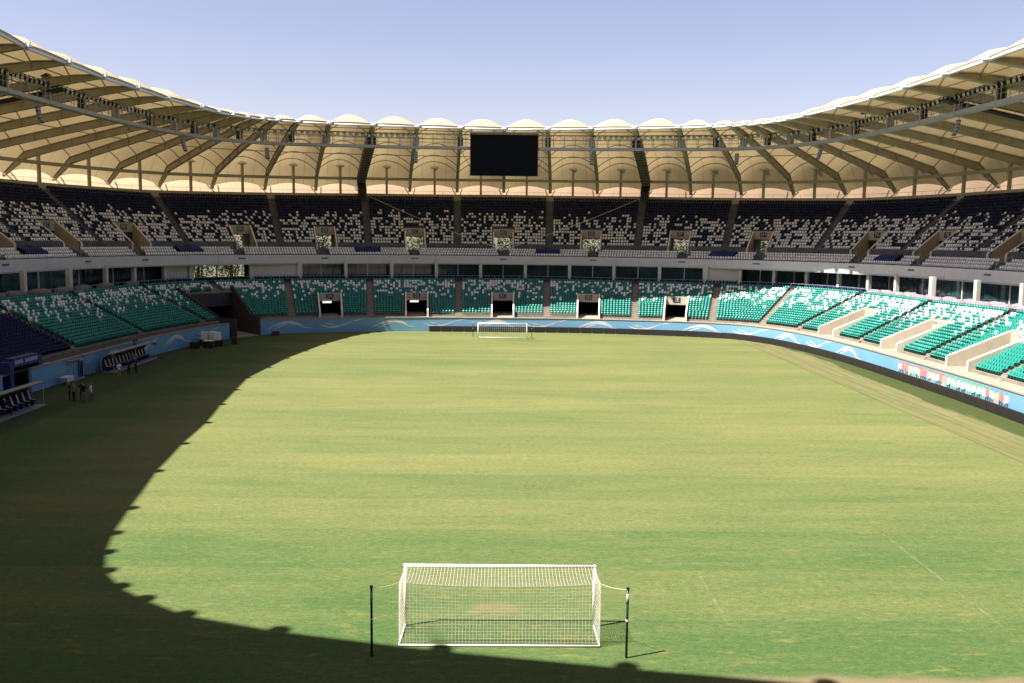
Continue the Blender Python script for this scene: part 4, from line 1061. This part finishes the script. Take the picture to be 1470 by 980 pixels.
# tarpaulins over the box seats on both long sides
tp = []
for aa in (49.3, 53.4, 57.8, 61.3, 65.3, 69.4, 72.9, 76.4, 80.5): tp += [(aa, .55, 'right'), (aa+.9, 2.35, 'right')]
for aa in (-77.5, -73.2, -69.5, -65.5, -61.2, -57.4, -53.0, -48.4): tp += [(aa, .6, 'left'), (aa+1.2, 2.4, 'left')]
ORD = ['first', 'second', 'third', 'fourth', 'fifth', 'sixth', 'seventh', 'eighth', 'ninth']; cnt = {}
n_side = {'right': 9, 'left': 8}
for aa, off, side in tp:
    c = LB.offset(off+.5); q, n, t_, yw = frame(c, aa); mb = MB(); nx, ny = 9, 5; W_ = random.uniform(2.5, 3.1)
    for i in range(nx):
        for j in range(ny):
            x = (i/(nx-1)-.5)*W_; y = (j/(ny-1)-.5)*1.15; edge = i in (0, nx-1) or j in (0, ny-1)
            z = H_BOX + (.08 if edge else .78 + .14*(j/(ny-1)) + random.uniform(-.05, .05)) + (.35 if (edge and j == ny-1) else 0)
            mb.v.append((q[0]+t_[0]*x*(1.06 if edge else 1)+n[0]*y*(1.12 if edge else 1), q[1]+t_[1]*x*(1.06 if edge else 1)+n[1]*y*(1.12 if edge else 1), z))
    for i in range(nx-1):
        for j in range(ny-1): mb.f.append((i*ny+j, (i+1)*ny+j, (i+1)*ny+j+1, i*ny+j+1)); mb.m.append(0)
    o = mb.build('seat_tarpaulin', M_tarp, smooth=True)
    rowl = 'front' if off < 1 else 'rear'
    q_ = cnt[(rowl, side)] = cnt.get((rowl, side), -1)+1; no = ORD[n_side['right']-1-q_] if side == 'right' else ORD[q_]
    tag(o, '%s grey tarpaulin from the %s edge in the %s row of the box balcony' % (no, side, rowl), 'tarpaulin', 'grey tarpaulins on the %s box balcony, %s row' % (side, rowl))

# ------------------------------------------------------------------ goals with nets and net poles
def goal(name, gy, back, label, mesh=.13, tr=.0050):
    g = root(name, (0, gy, 0), 0, label, 'goal'); W2 = 3.72; Hh = 2.46; dy = back
    for sx in (-1, 1):
        MB().tube([(sx*W2, gy, 0), (sx*W2, gy, Hh+.06)], .058, 12).build('post', M_post, g, smooth=True)
        MB().tube([(sx*W2, gy, .05), (sx*(W2+.05), gy+dy, .05)], .03, 8).build('side_rail', M_post, g, smooth=True)
    MB().tube([(-W2-.065, gy, Hh), (W2+.058, gy, Hh)], .058, 12).build('crossbar', M_post, g, smooth=True)
    MB().tube([(-W2-.05, gy+dy, .05), (W2+.05, gy+dy, .05)], .035, 8).build('ground_bar', M_post, g, smooth=True)
    mb = MB(); nx = int(2*W2/mesh); nt = int(abs(dy)/mesh); nv = int(Hh/mesh)
    def top(u, v):    # u 0..1 across, v 0 bar .. 1 back edge
        sag = .17*4*u*(1-u)*v + .10*math.sin(math.pi*v)
        return ((2*u-1)*(W2+.04*v), gy+dy*v*(.94+.06*abs(2*u-1)), Hh+.02-sag)
    def bk(u, v):     # v 0 top .. 1 ground
        p = top(u, 1.); bulge = .22*math.sin(math.pi*v)*(1-abs(2*u-1)**3)
        return (p[0]*(1-v)+(2*u-1)*(W2+.05)*v, p[1]*(1-v)+(gy+dy)*v + (-bulge if dy > 0 else bulge)*.4, p[2]*(1-v)+.06*v)
    def side(sx, u, v):   # u 0 post .. 1 back
        z = (Hh-.02)*(1-v)+.05*v; return (sx*(W2+.05*u+.09*math.sin(math.pi*v)*math.sin(math.pi*u)), gy+dy*u*(1-.06*(1-v)*0), z)
    n = 8
    for i in range(nx+1):
        u = i/nx; mb.tube([top(u, k/n) for k in range(n+1)] , tr, 3, cap=False); mb.tube([bk(u, k/n) for k in range(n+1)], tr, 3, cap=False)
    m = 24
    for j in range(1, nt+1): mb.tube([top(k/m, j/nt) for k in range(m+1)], tr*(1.6 if j == nt else 1), 3, cap=False)
    for j in range(1, nv): mb.tube([bk(k/m, j/nv) for k in range(m+1)], tr, 3, cap=False)
    for sx in (-1, 1):
        for i in range(1, nt+1): mb.tube([side(sx, i/nt, k/6) for k in range(7)], tr, 3, cap=False)
        for j in range(1, nv): mb.tube([side(sx, k/6, j/nv) for k in range(7)], tr, 3, cap=False)
    tag(mb.build('net', M_net, g, fixn=False), kind='stuff')
    return g
goal('goal', 34.65, -1.85, 'white goal with net standing near the camera, open side facing away')
goal('goal', 139.3, 2.2, 'small far white goal with net in front of the dark boards', mesh=.3, tr=.012)
def net_pole(x, y, tx, ty, lab, grp=None):
    r = root('net_pole', (x, y, 0), 0, lab, 'pole')
    MB().tube([(x, y, 0), (x, y, 2.62)], .045, 10).build('shaft', M_polep, r, smooth=True)
    MB().tube([(x, y, 2.05), (x, y, 2.45)], .048, 10).build('band', mat('pole_band', (.30, .30, .32), .5, .4, .1, 3), r, smooth=True)
    MB().tube([(x, y, 1.40), (x, y, 1.46)], .055, 10).build('clamp', M_post, r); MB().tube([(x, y, 2.60), (x, y, 2.68)], .06, 8).build('cap', M_polep, r)
    s_ = -1 if x > 0 else 1; mb = MB(); n = 6
    a_ = np.array([x, y, 2.6]); b_ = np.array([tx, ty, 2.44]); mb.tube([a_+(b_-a_)*k/n - [0, 0, .06*math.sin(math.pi*k/n)] for k in range(n+1)], .012, 4); mb.build('tie_rope', M_net, r)
net_pole(-4.66, 31.95, -3.76, 32.9, 'dark pole left of the near goal holding its net'); net_pole(4.66, 31.95, 3.76, 32.9, 'dark pole right of the near goal holding its net')
net_pole(-4.6, 142.0, -3.76, 141.4, 'thin dark pole left of the far goal'); net_pole(4.6, 142.0, 3.76, 141.4, 'thin dark pole right of the far goal')

# ------------------------------------------------------------------ cables from the two dark stairs to the walkway
for k, lab in ((-3, 'thin white cable from the left dark stair girder to the walkway below the screen'), (3, 'thin white cable from the right dark stair girder to the walkway below the screen')):
    g = G[k % NN]; a_ = np.array([*UB(g.a), g.hb+.8]); b_ = np.array([0, FA(0)[1]+.2, 13.35]); n = 16
    o = MB().tube([a_+(b_-a_)*j/n - [0, 0, .5*math.sin(math.pi*j/n)] for j in range(n+1)], .055, 5).build('cable', mat('cable_white', (.5, .5, .5), .5, .3, .05, 2)); tag(o, lab, 'cable')

# ------------------------------------------------------------------ people
def person_mesh(name, pose, shirt, trousers, longs=True, cap=None):
    J = {}; E = []
    def j(n, p, r): J[n] = (p, r)
    sit = pose == 'sit'; hz = .47 if sit else .93
    j('pelvis', (0, 0, hz), .125); j('waist', (0, .0, hz+.16), .12); j('chest', (0, .02 if sit else .0, hz+.40), .15); j('neck', (0, .0, hz+.56), .055); j('chin', (0, -.02, hz+.63), .075); j('head', (0, -.01, hz+.74), .098); j('crown', (0, .01, hz+.82), .06); j('nose', (0, -.115, hz+.71), .012)
    E += [('pelvis', 'waist'), ('waist', 'chest'), ('chest', 'neck'), ('neck', 'chin'), ('chin', 'head'), ('head', 'crown'), ('head', 'nose')]
    for s_, n in ((-1, 'L'), (1, 'R')):
        st = .06 if pose == 'walk' else 0
        j('sh'+n, (.175*s_, .01, hz+.50), .062)
        if sit: el, wr = (.24*s_, -.08, hz+.26), (.15*s_, -.28, hz+.16)
        elif pose == 'hips': el, wr = (.34*s_, .06, hz+.26), (.20*s_, -.06, hz+.10)
        elif pose == 'fold': el, wr = (.24*s_, -.05, hz+.22), (-.02*s_, -.20, hz+.28)
        else: el, wr = (.23*s_, .03, hz+.22), (.24*s_, -.05, hz-.04)
        j('el'+n, el, .042); j('wr'+n, wr, .030); d = np.array(wr)-np.array(el); d /= np.linalg.norm(d)
        pm = np.array(wr)+d*.08; j('palm'+n, tuple(pm), .030); E += [('chest', 'sh'+n), ('sh'+n, 'el'+n), ('el'+n, 'wr'+n), ('wr'+n, 'palm'+n)]
        pe = np.cross(d, [0, 1, .2]); pe /= np.linalg.norm(pe)
        for f in range(4):
            b = pm + pe*(f-1.5)*.018; tip = b + d*(.075-.008*abs(f-1.3)) + np.array([0, -.012, 0]); j('f%d%s' % (f, n), tuple(tip), .008); E.append(('palm'+n, 'f%d%s' % (f, n)))
        j('th'+n, tuple(np.array(wr)+d*.06+pe*-.05), .010); E.append(('palm'+n, 'th'+n))
        if sit: kn, an, to = (.12*s_, -.42, .48), (.12*s_, -.40, .09), (.12*s_, -.58, .04)
        else: kn, an, to = (.105*s_, -.02-st*s_, .50), (.115*s_, .03-st*2*s_, .09), (.125*s_, -.14-st*2*s_, .04)
        j('hip'+n, (.09*s_, 0, hz-.03), .098); j('kn'+n, kn, .062); j('an'+n, an, .043); j('to'+n, to, .038); E += [('pelvis', 'hip'+n), ('hip'+n, 'kn'+n), ('kn'+n, 'an'+n), ('an'+n, 'to'+n)]
    names_ = list(J); me = bpy.data.meshes.new(name); me.from_pydata([J[n][0] for n in names_], [(names_.index(a), names_.index(b)) for a, b in E], [])
    o = bpy.data.objects.new(name, me); COL.objects.link(o); sk_ = o.modifiers.new('skin', 'SKIN'); sk_.use_smooth_shade = True; o.modifiers.new('sub', 'SUBSURF').levels = 1
    sv = me.skin_vertices[0].data
    for i, n in enumerate(names_): r = J[n][1]; sv[i].radius = (r, r*.72 if n in ('chest', 'waist', 'pelvis') else r); sv[i].use_root = n == 'pelvis'
    dg = bpy.context.evaluated_depsgraph_get(); m2 = bpy.data.meshes.new_from_object(o.evaluated_get(dg)); m2.name = name
    bpy.data.objects.remove(o); bpy.data.meshes.remove(me)
    m2.materials.clear()
    for m in (shirt, trousers, M_skin, M_hair, M_shoe): m2.materials.append(m)
    for p in m2.polygons:
        c = p.center; z = c.z; ax = abs(c.x)
        el = hz+.24
        if z > hz+.57: k = 3 if (z > hz+.755 or c.y > .045) else 2
        elif sit:
            arm = c.y < -.10 and z > .56
            k = 4 if z < .10 else 2 if (arm or (ax > .2 and z < hz+.22)) else 0 if z > hz+.06 else 1
        else:
            arm = ax > .185 and z < el-.02 or (c.y < -.09 and z > hz)
            k = 2 if arm and z > hz-.2 else 0 if z > hz+.02 else 4 if z < .10 else (1 if longs or z > .50 else 2)
        p.material_index = k
    p_ = bpy.data.objects.new(name, m2); COL.objects.link(p_)
    return p_
C_ = lambda n, c: mat(n, c, .8, .15, .15, 8)
def person(pose, x, y, z, rz, shirt, trousers, lab, longs=True, grp=None, sc=1.0):
    o = person_mesh('person', pose, shirt, trousers, longs); o.location = (x, y, z); o.rotation_euler = (0, 0, rz); o.scale = (sc, sc, sc); tag(o, lab, 'person', grp); return o
blk, gry, wht, jean, tan, nvy = C_('cloth_black', (.015, .015, .017)), C_('cloth_grey', (.16, .16, .18)), C_('cloth_white', (.62, .62, .62)), C_('cloth_jean', (.07, .10, .16)), C_('cloth_tan', (.22, .17, .12)), C_('cloth_dark_navy', (.015, .02, .05))
GP = 'people standing together on the shaded turf'
person('stand', -39.9, 83.6, 0, R_(-70), blk, blk, 'person all in black standing at the left end of the group on the shaded turf', grp=GP)
person('hips', -39.2, 82.9, 0, R_(150), gry, blk, 'person in a grey shirt and black trousers in the group on the shaded turf', grp=GP)
person('stand', -38.9, 83.9, 0, R_(20), nvy, blk, 'person in dark navy at the back of the group on the shaded turf', grp=GP)
person('fold', -38.3, 82.9, 0, R_(-160), blk, tan, 'person in a black shirt and tan trousers in the group on the shaded turf', grp=GP)
person('walk', -37.7, 83.1, 0, R_(100), wht, jean, 'person in a white shirt and blue jeans at the right end of the standing group', grp=GP)
person('hips', -41.0, 97.2, 0, R_(-120), wht, tan, 'person in a white shirt and tan shorts beside the dugout bench', longs=False)
person('stand', -40.8, 99.2, 0, R_(60), blk, blk, 'person in black standing in front of the dugout with striped seats')
person('fold', -40.6, 100.6, 0, R_(-30), nvy, blk, 'person in dark navy leaning by the dugout with striped seats')
p, n, t_, yw = frame(LF.offset(6.4), -4.2); sh = float(LOW.h(LOW.s_of(-4.2), 6))
person('sit', p[0], p[1]-.05, sh, yw, C_('cloth_blue', (.02, .05, .16)), nvy, 'seated person in blue among the green seats left of entrance 2C')
p, n, t_, yw = frame(LF.offset(11.6), -1.45); sh = float(LOW.h(LOW.s_of(-1.45), 11))
person('sit', p[0], p[1]-.05, sh, yw, blk, blk, 'seated person in black above entrance 2C')

# ------------------------------------------------------------------ dugouts on the left touchline
M_shell = mat('dugout_roof', (.20, .20, .19), .5, .4, .1, 1)
def dugout(x, y0, y1, lab, nseat):
    r = root('dugout', (x, (y0+y1)/2, 0), 0, lab, 'dugout')   # bench faces +X (the pitch)
    prof = [(-.95, .05), (-1.0, 1.2), (-.75, 1.75), (-.2, 2.02), (.35, 2.05)]
    mb = MB(); o = 0
    for (xa, za), (xb, zb) in zip(prof[:-1], prof[1:]): mb.hexa([(x+xa, y0, za), (x+xb, y0, zb), (x+xb, y1, zb), (x+xa, y1, za), (x+xa+.03, y0, za+.05), (x+xb+.03, y0, zb+.05), (x+xb+.03, y1, zb+.05), (x+xa+.03, y1, za+.05)])
    mb.build('shell', mat('dugout_back', (.025, .028, .035), .4, .5, .15, 1), r)
    MB().box((x+.05, (y0+y1)/2, 2.09), (.75, y1-y0+.1, .07)).build('roof_edge', M_shell, r)
    for yy in (y0, (y0+y1)/2, y1):
        mb = MB(); mb.tube([(x+.4, yy, 0), (x+.4, yy, 2.08)], .035, 6); mb.tube([(x+xa, yy, za) for xa, za in prof], .04, 6); mb.build('hoop', M_grey, r)
    MB().box((x-.1, (y0+y1)/2, .0), (1.5, y1-y0, .12)).build('plinth', M_shell, r)
    n = nseat
    for i in range(n):
        yy = y0+.45+(y1-y0-.9)*i/(n-1)
        mb = MB(); mb.hexa([(x-.1, yy-.25, .5), (x-.1, yy+.25, .5), (x-.62, yy+.25, .48), (x-.62, yy-.25, .48), (x-.1, yy-.25, .62), (x-.1, yy+.25, .62), (x-.62, yy+.25, .6), (x-.62, yy-.25, .6)])
        mb.hexa([(x-.55, yy-.25, .6), (x-.55, yy+.25, .6), (x-.66, yy+.25, .6), (x-.66, yy-.25, .6), (x-.78, yy-.22, 1.4), (x-.78, yy+.22, 1.4), (x-.88, yy+.22, 1.4), (x-.88, yy-.22, 1.4)])
        mb.box((x-.4, yy, .12), (.3, .2, .37)); s_ = mb.build('seat', M_navy, r)
        mb = MB(); mb.hexa([(x-.53, yy-.09, .63), (x-.53, yy+.09, .63), (x-.56, yy+.09, .63), (x-.56, yy-.09, .63), (x-.755, yy-.09, 1.4), (x-.755, yy+.09, 1.4), (x-.79, yy+.09, 1.4), (x-.79, yy-.09, 1.4)])
        mb.box((x-.28, yy, .612), (.36, .18, .02)); mb.build('stripe', M_cap, s_)
    return r
dugout(-43.6, 101.0, 113.2, 'dugout shelter with white striped seats, below the painted waves of the left wall', 13)
dugout(-41.4, 66.5, 81.0, 'dugout shelter with people on its seats at the left edge of the photo', 15)
dugout(-45.3, 94.6, 97.4, 'short dugout with four striped seats against the blue left wall', 4)
for y, sh, lab in ((69.6, gry, 'person in grey sitting in the dugout at the left edge, nearest the camera'), (71.4, wht, 'person in a white shirt sitting in the dugout at the left edge'), (73.3, blk, 'person in black sitting third along the bench of the left edge dugout'), (76.1, nvy, 'person in dark navy sitting fourth along the bench of the left edge dugout')):
    person('sit', -41.75, y, .10, R_(90), sh, blk, lab)
# gate, screens and odds and ends along the left wall
gt = root('tunnel_gate', (-46.6, 89.0, 0), 0, 'dark blue gate frame with white lettering over the players tunnel at the left edge', 'gate')
MB().box((-46.3, 90.3, 0), (.9, .7, 3.3)).build('gate_post', M_gate, gt); MB().box((-46.3, 85.0, 0), (.9, .7, 3.3)).build('gate_post', M_gate, gt); MB().box((-46.3, 87.65, 2.72), (.86, 4.56, .86)).build('gate_beam', M_gate, gt)
MB().box((-49.5, 87.6, .0), (.15, 5.2, 2.8)).build('tunnel_back', M_dark, gt); MB().box((-48.0, 90.4, 0), (2.6, .3, 2.6)).build('tunnel_side', M_conc, gt); MB().box((-48, 87.6, 2.62), (2.9, 5.4, .08)).build('tunnel_roof', M_dark, gt)
y = 85.6
for wl in (.5, .5, .5, .0, .42, .55, .42, .55, .42):
    if wl: MB().box((-45.86, y+wl/2, 3.0), (.02, wl*.82, .36)).build('letter', mat('gate_letter', (.32, .34, .42), .6, .3, .05, 2), gt)
    y += wl if wl else .3
ob = root('wall_end_panel', (-46.0, 91.6, 0), 0, 'pale grey panel closing the wall end beside the blue tunnel gate', 'panel'); MB().box((-45.9, 91.6, 0), (.25, 1.6, 2.34)).build('board', M_wcol, ob); MB().box((-45.76, 91.6, 2.2), (.05, 1.5, .1)).build('trim', M_grey, ob)
ob = root('table', (-44.6, 92.9, 0), 0, 'small table with white cloth beside the tunnel gate', 'table'); MB().box((-44.6, 92.9, .74), (.8, 1.5, .05)).build('tabletop', M_cap, ob)
for sx in (-.32, .32):
    for sy in (-.65, .65): MB().box((-44.6+sx, 92.9+sy, 0), (.05, .05, .74)).build('leg', M_grey, ob)
MB().box((-44.19, 92.9, .3), (.015, 1.5, .45)).build('skirt', M_wcol, ob)
ob = root('barrier', (-45.0, 98.0, 0), 0, 'pale blue windbreak screen in a dark frame between the short dugout and the blue door', 'barrier'); MB().box((-45.0, 98.6, .2), (.04, 2.3, 1.15)).build('sheet', mat('screen_sheet', (.10, .17, .26), .7, .2, .1, 1), ob)
for yy in (97.42, 99.78): MB().tube([(-45, yy, 0), (-45, yy, 1.5)], .03, 6).build('upright', M_black, ob)
ob = root('door', (-45.7, 100.2, 0), 0, 'dark blue door with a small sign in the blue left wall', 'door'); A_ = WALL(-76.8)
MB().box((A_[0]+.12, A_[1], 0), (.08, 1.5, 2.2), R_(2)).build('leaf', mat('door_blue', (.02, .06, .16), .5, .4, .1, 1), ob); MB().box((A_[0]+.17, A_[1], 1.85), (.02, 1.0, .2), R_(2)).build('sign_plate', M_wcol, ob); MB().box((A_[0]+.18, A_[1]-.55, 1.0), (.06, .06, .2)).build('handle', M_grey, ob)
# tv camera on tripod, monitor
ob = root('camera_tripod', (-45.0, 116.4, 0), 0, 'black television camera on a tripod behind the right end of the dugout', 'camera')
for an in (30, 150, 270): MB().tube([(-45, 116.4, 1.15), (-45+.45*math.cos(R_(an)), 116.4+.45*math.sin(R_(an)), 0)], .03, 6).build('leg', M_black, ob)
MB().tube([(-45, 116.4, 1.1), (-45, 116.4, 1.32)], .07, 8).build('head', M_black, ob); b_ = MB().box((-45, 116.4, 1.3), (.7, .3, .36)).build('camera_body', M_black, ob); MB().tube([(-44.65, 116.4, 1.48), (-44.25, 116.4, 1.48)], .1, 10).build('camera_lens', M_black, b_); MB().box((-45.35, 116.4, 1.5), (.2, .4, .35)).build('hood', M_black, b_)
ob = root('monitor', (-45.0, 111.6, 0), 0, 'dark monitor on a case between the dugout and the left wall', 'monitor'); MB().box((-45, 111.6, 0), (.8, 1.3, 1.75)).build('case', M_black, ob); MB().box((-45, 111.6, 1.77), (.12, 1.3, .75)).build('screen', M_screen, ob); MB().box((-44.93, 111.6, 1.82), (.02, 1.2, .65)).build('bezel', M_black, ob)
# flight cases and white cartons
def crate(name, x, y, z, s, rz, m, lab, cat_, grp, lid):
    r = root(name, (x, y, z), rz, lab, cat_, grp); d = MB().box((0, 0, 0), s)
    b_ = d.build('body', m); b_.parent = r
    l_ = MB().box((0, 0, s[2]+.003), (s[0]+.03, s[1]+.03, .07)).build('lid', lid); l_.parent = r
    for sx in (-1, 1):
        e = MB().box((sx*(s[0]/2+.012), 0, s[2]*.45), (.02, .25, .08)).build('grip', M_grey if m is M_black else M_step); e.parent = r
crate('flight_case', -42.0, 124.2, 0, (.9, 2.0, .85), .1, M_black, 'black flight case at the left of the stack by the left wall end', 'case', 'black flight cases', M_black)
crate('flight_case', -40.3, 125.0, 0, (1.3, 1.1, .95), .0, M_black, 'black flight case with a white sheet on top, front of the stack', 'case', 'black flight cases', M_cap)
crate('flight_case', -39.8, 127.3, 0, (1.3, 1.3, .75), .2, M_black, 'black flight case carrying the front white carton by the left wall end', 'case', 'black flight cases', M_black)
crate('flight_case', -38.2, 129.6, 0, (.8, .8, .95), .3, M_black, 'small black flight case standing alone at the right of the stack', 'case', 'black flight cases', M_black)
crate('flight_case', -41.6, 128.2, 0, (1.6, 1.6, .7), .1, M_black, 'broad black flight case carrying the rear white cartons by the left wall end', 'case', 'black flight cases', M_black)
crate('carton', -41.9, 128.2, .79, (.8, .8, 1.0), .1, M_cap, 'white carton at the left of the three on the black cases', 'carton', 'white cartons', M_cap)
crate('carton', -39.8, 127.3, .84, (.9, .9, .98), .25, M_cap, 'white carton in the middle front of the three on the black cases', 'carton', 'white cartons', M_cap)
crate('carton', -40.9, 128.6, .79, (.85, .6, 1.02), .0, M_cap, 'white carton behind at the right of the three on the black cases', 'carton', 'white cartons', M_cap)
ob = root('floor_speaker', (-35.2, 141.6, 0), 0, 'small dark speaker box on the turf before the far blue wall', 'speaker'); MB().hexa([(-35.9, 141.0, 0), (-34.5, 141.0, 0), (-34.6, 141.8, 0), (-35.8, 141.8, 0), (-35.8, 141.3, .7), (-34.6, 141.3, .7), (-34.7, 141.8, .6), (-35.7, 141.8, .6)]).build('cabinet', M_black, ob); MB().box((-35.2, 141.05, .1), (1.1, .04, .3)).build('grille', M_steeld, ob)

# ------------------------------------------------------------------ trees outside, seen through the openings
def tree():
    r = root('tree'); MB().tube([(0, 0, 0), (.15, 0, 3), (-.1, .1, 6), (.1, 0, 9)], [.38, .3, .22, .1], 8).build('trunk', M_bark, r, smooth=True)
    mb = MB()
    for k in range(9):
        an = k*2.4; z = 4.5+k*.75; L = 3.2-.2*k; mb.tube([(0, 0, z), (math.cos(an)*L*.5, math.sin(an)*L*.5, z+1.0), (math.cos(an)*L, math.sin(an)*L, z+2.2)], [.13, .08, .03], 5)
    mb.build('limb', M_bark, r)
    V = []; Fc = []; cl = [(rng.normal(0, 2.3), rng.normal(0, 2.1), 9.4+rng.normal(0, 2.7), rng.uniform(.7, 1.5)) for _ in range(80)]
    for cx, cy, cz, cr in cl:
        for _ in range(60):
            p = np.array([cx, cy, cz]) + rng.normal(0, 1, 3)*cr*.55; a_ = rng.normal(0, 1, 3); a_ /= np.linalg.norm(a_); b_ = np.cross(a_, rng.normal(0, 1, 3)); b_ /= np.linalg.norm(b_); s_ = rng.uniform(.12, .26)
            i = len(V); V += [tuple(p-a_*s_), tuple(p+b_*s_*.6), tuple(p+a_*s_), tuple(p-b_*s_*.6)]; Fc.append((i, i+1, i+2, i+3))
    me = bpy.data.meshes.new('crown'); me.from_pydata(V, [], Fc); me.materials.append(M_leaf); o = bpy.data.objects.new('crown', me); COL.objects.link(o); o.parent = r
    return r
t0 = tree(); first = True
tl = [(-68.5, 206, 'leafy tree outside seen through the left corner window panes'), (-60.5, 204, 'leafy tree outside seen through the middle of the corner windows and entrance EA'), (-52.5, 207, 'leafy tree outside seen through the right corner window panes'), (-41.5, 209, 'tree outside seen through entrance EB'), (-20.5, 214, 'tree outside seen through entrance EC'), (.9, 208, 'tree outside seen through entrance ED below the screen'), (20.9, 209, 'tree outside seen through entrance EE'), (41.6, 208, 'tree outside seen through entrance EF'), (59.5, 208, 'tree outside seen through entrance EH')]
for tx, ty, lab in tl:
    o = t0 if first else clone(t0); first = False
    o.location = (tx, ty, -.1); o.rotation_euler = (0, 0, random.uniform(0, 6)); s_ = random.uniform(1.22, 1.36); o.scale = (s_, s_, s_); tag(o, lab, 'tree', 'trees outside the stadium')
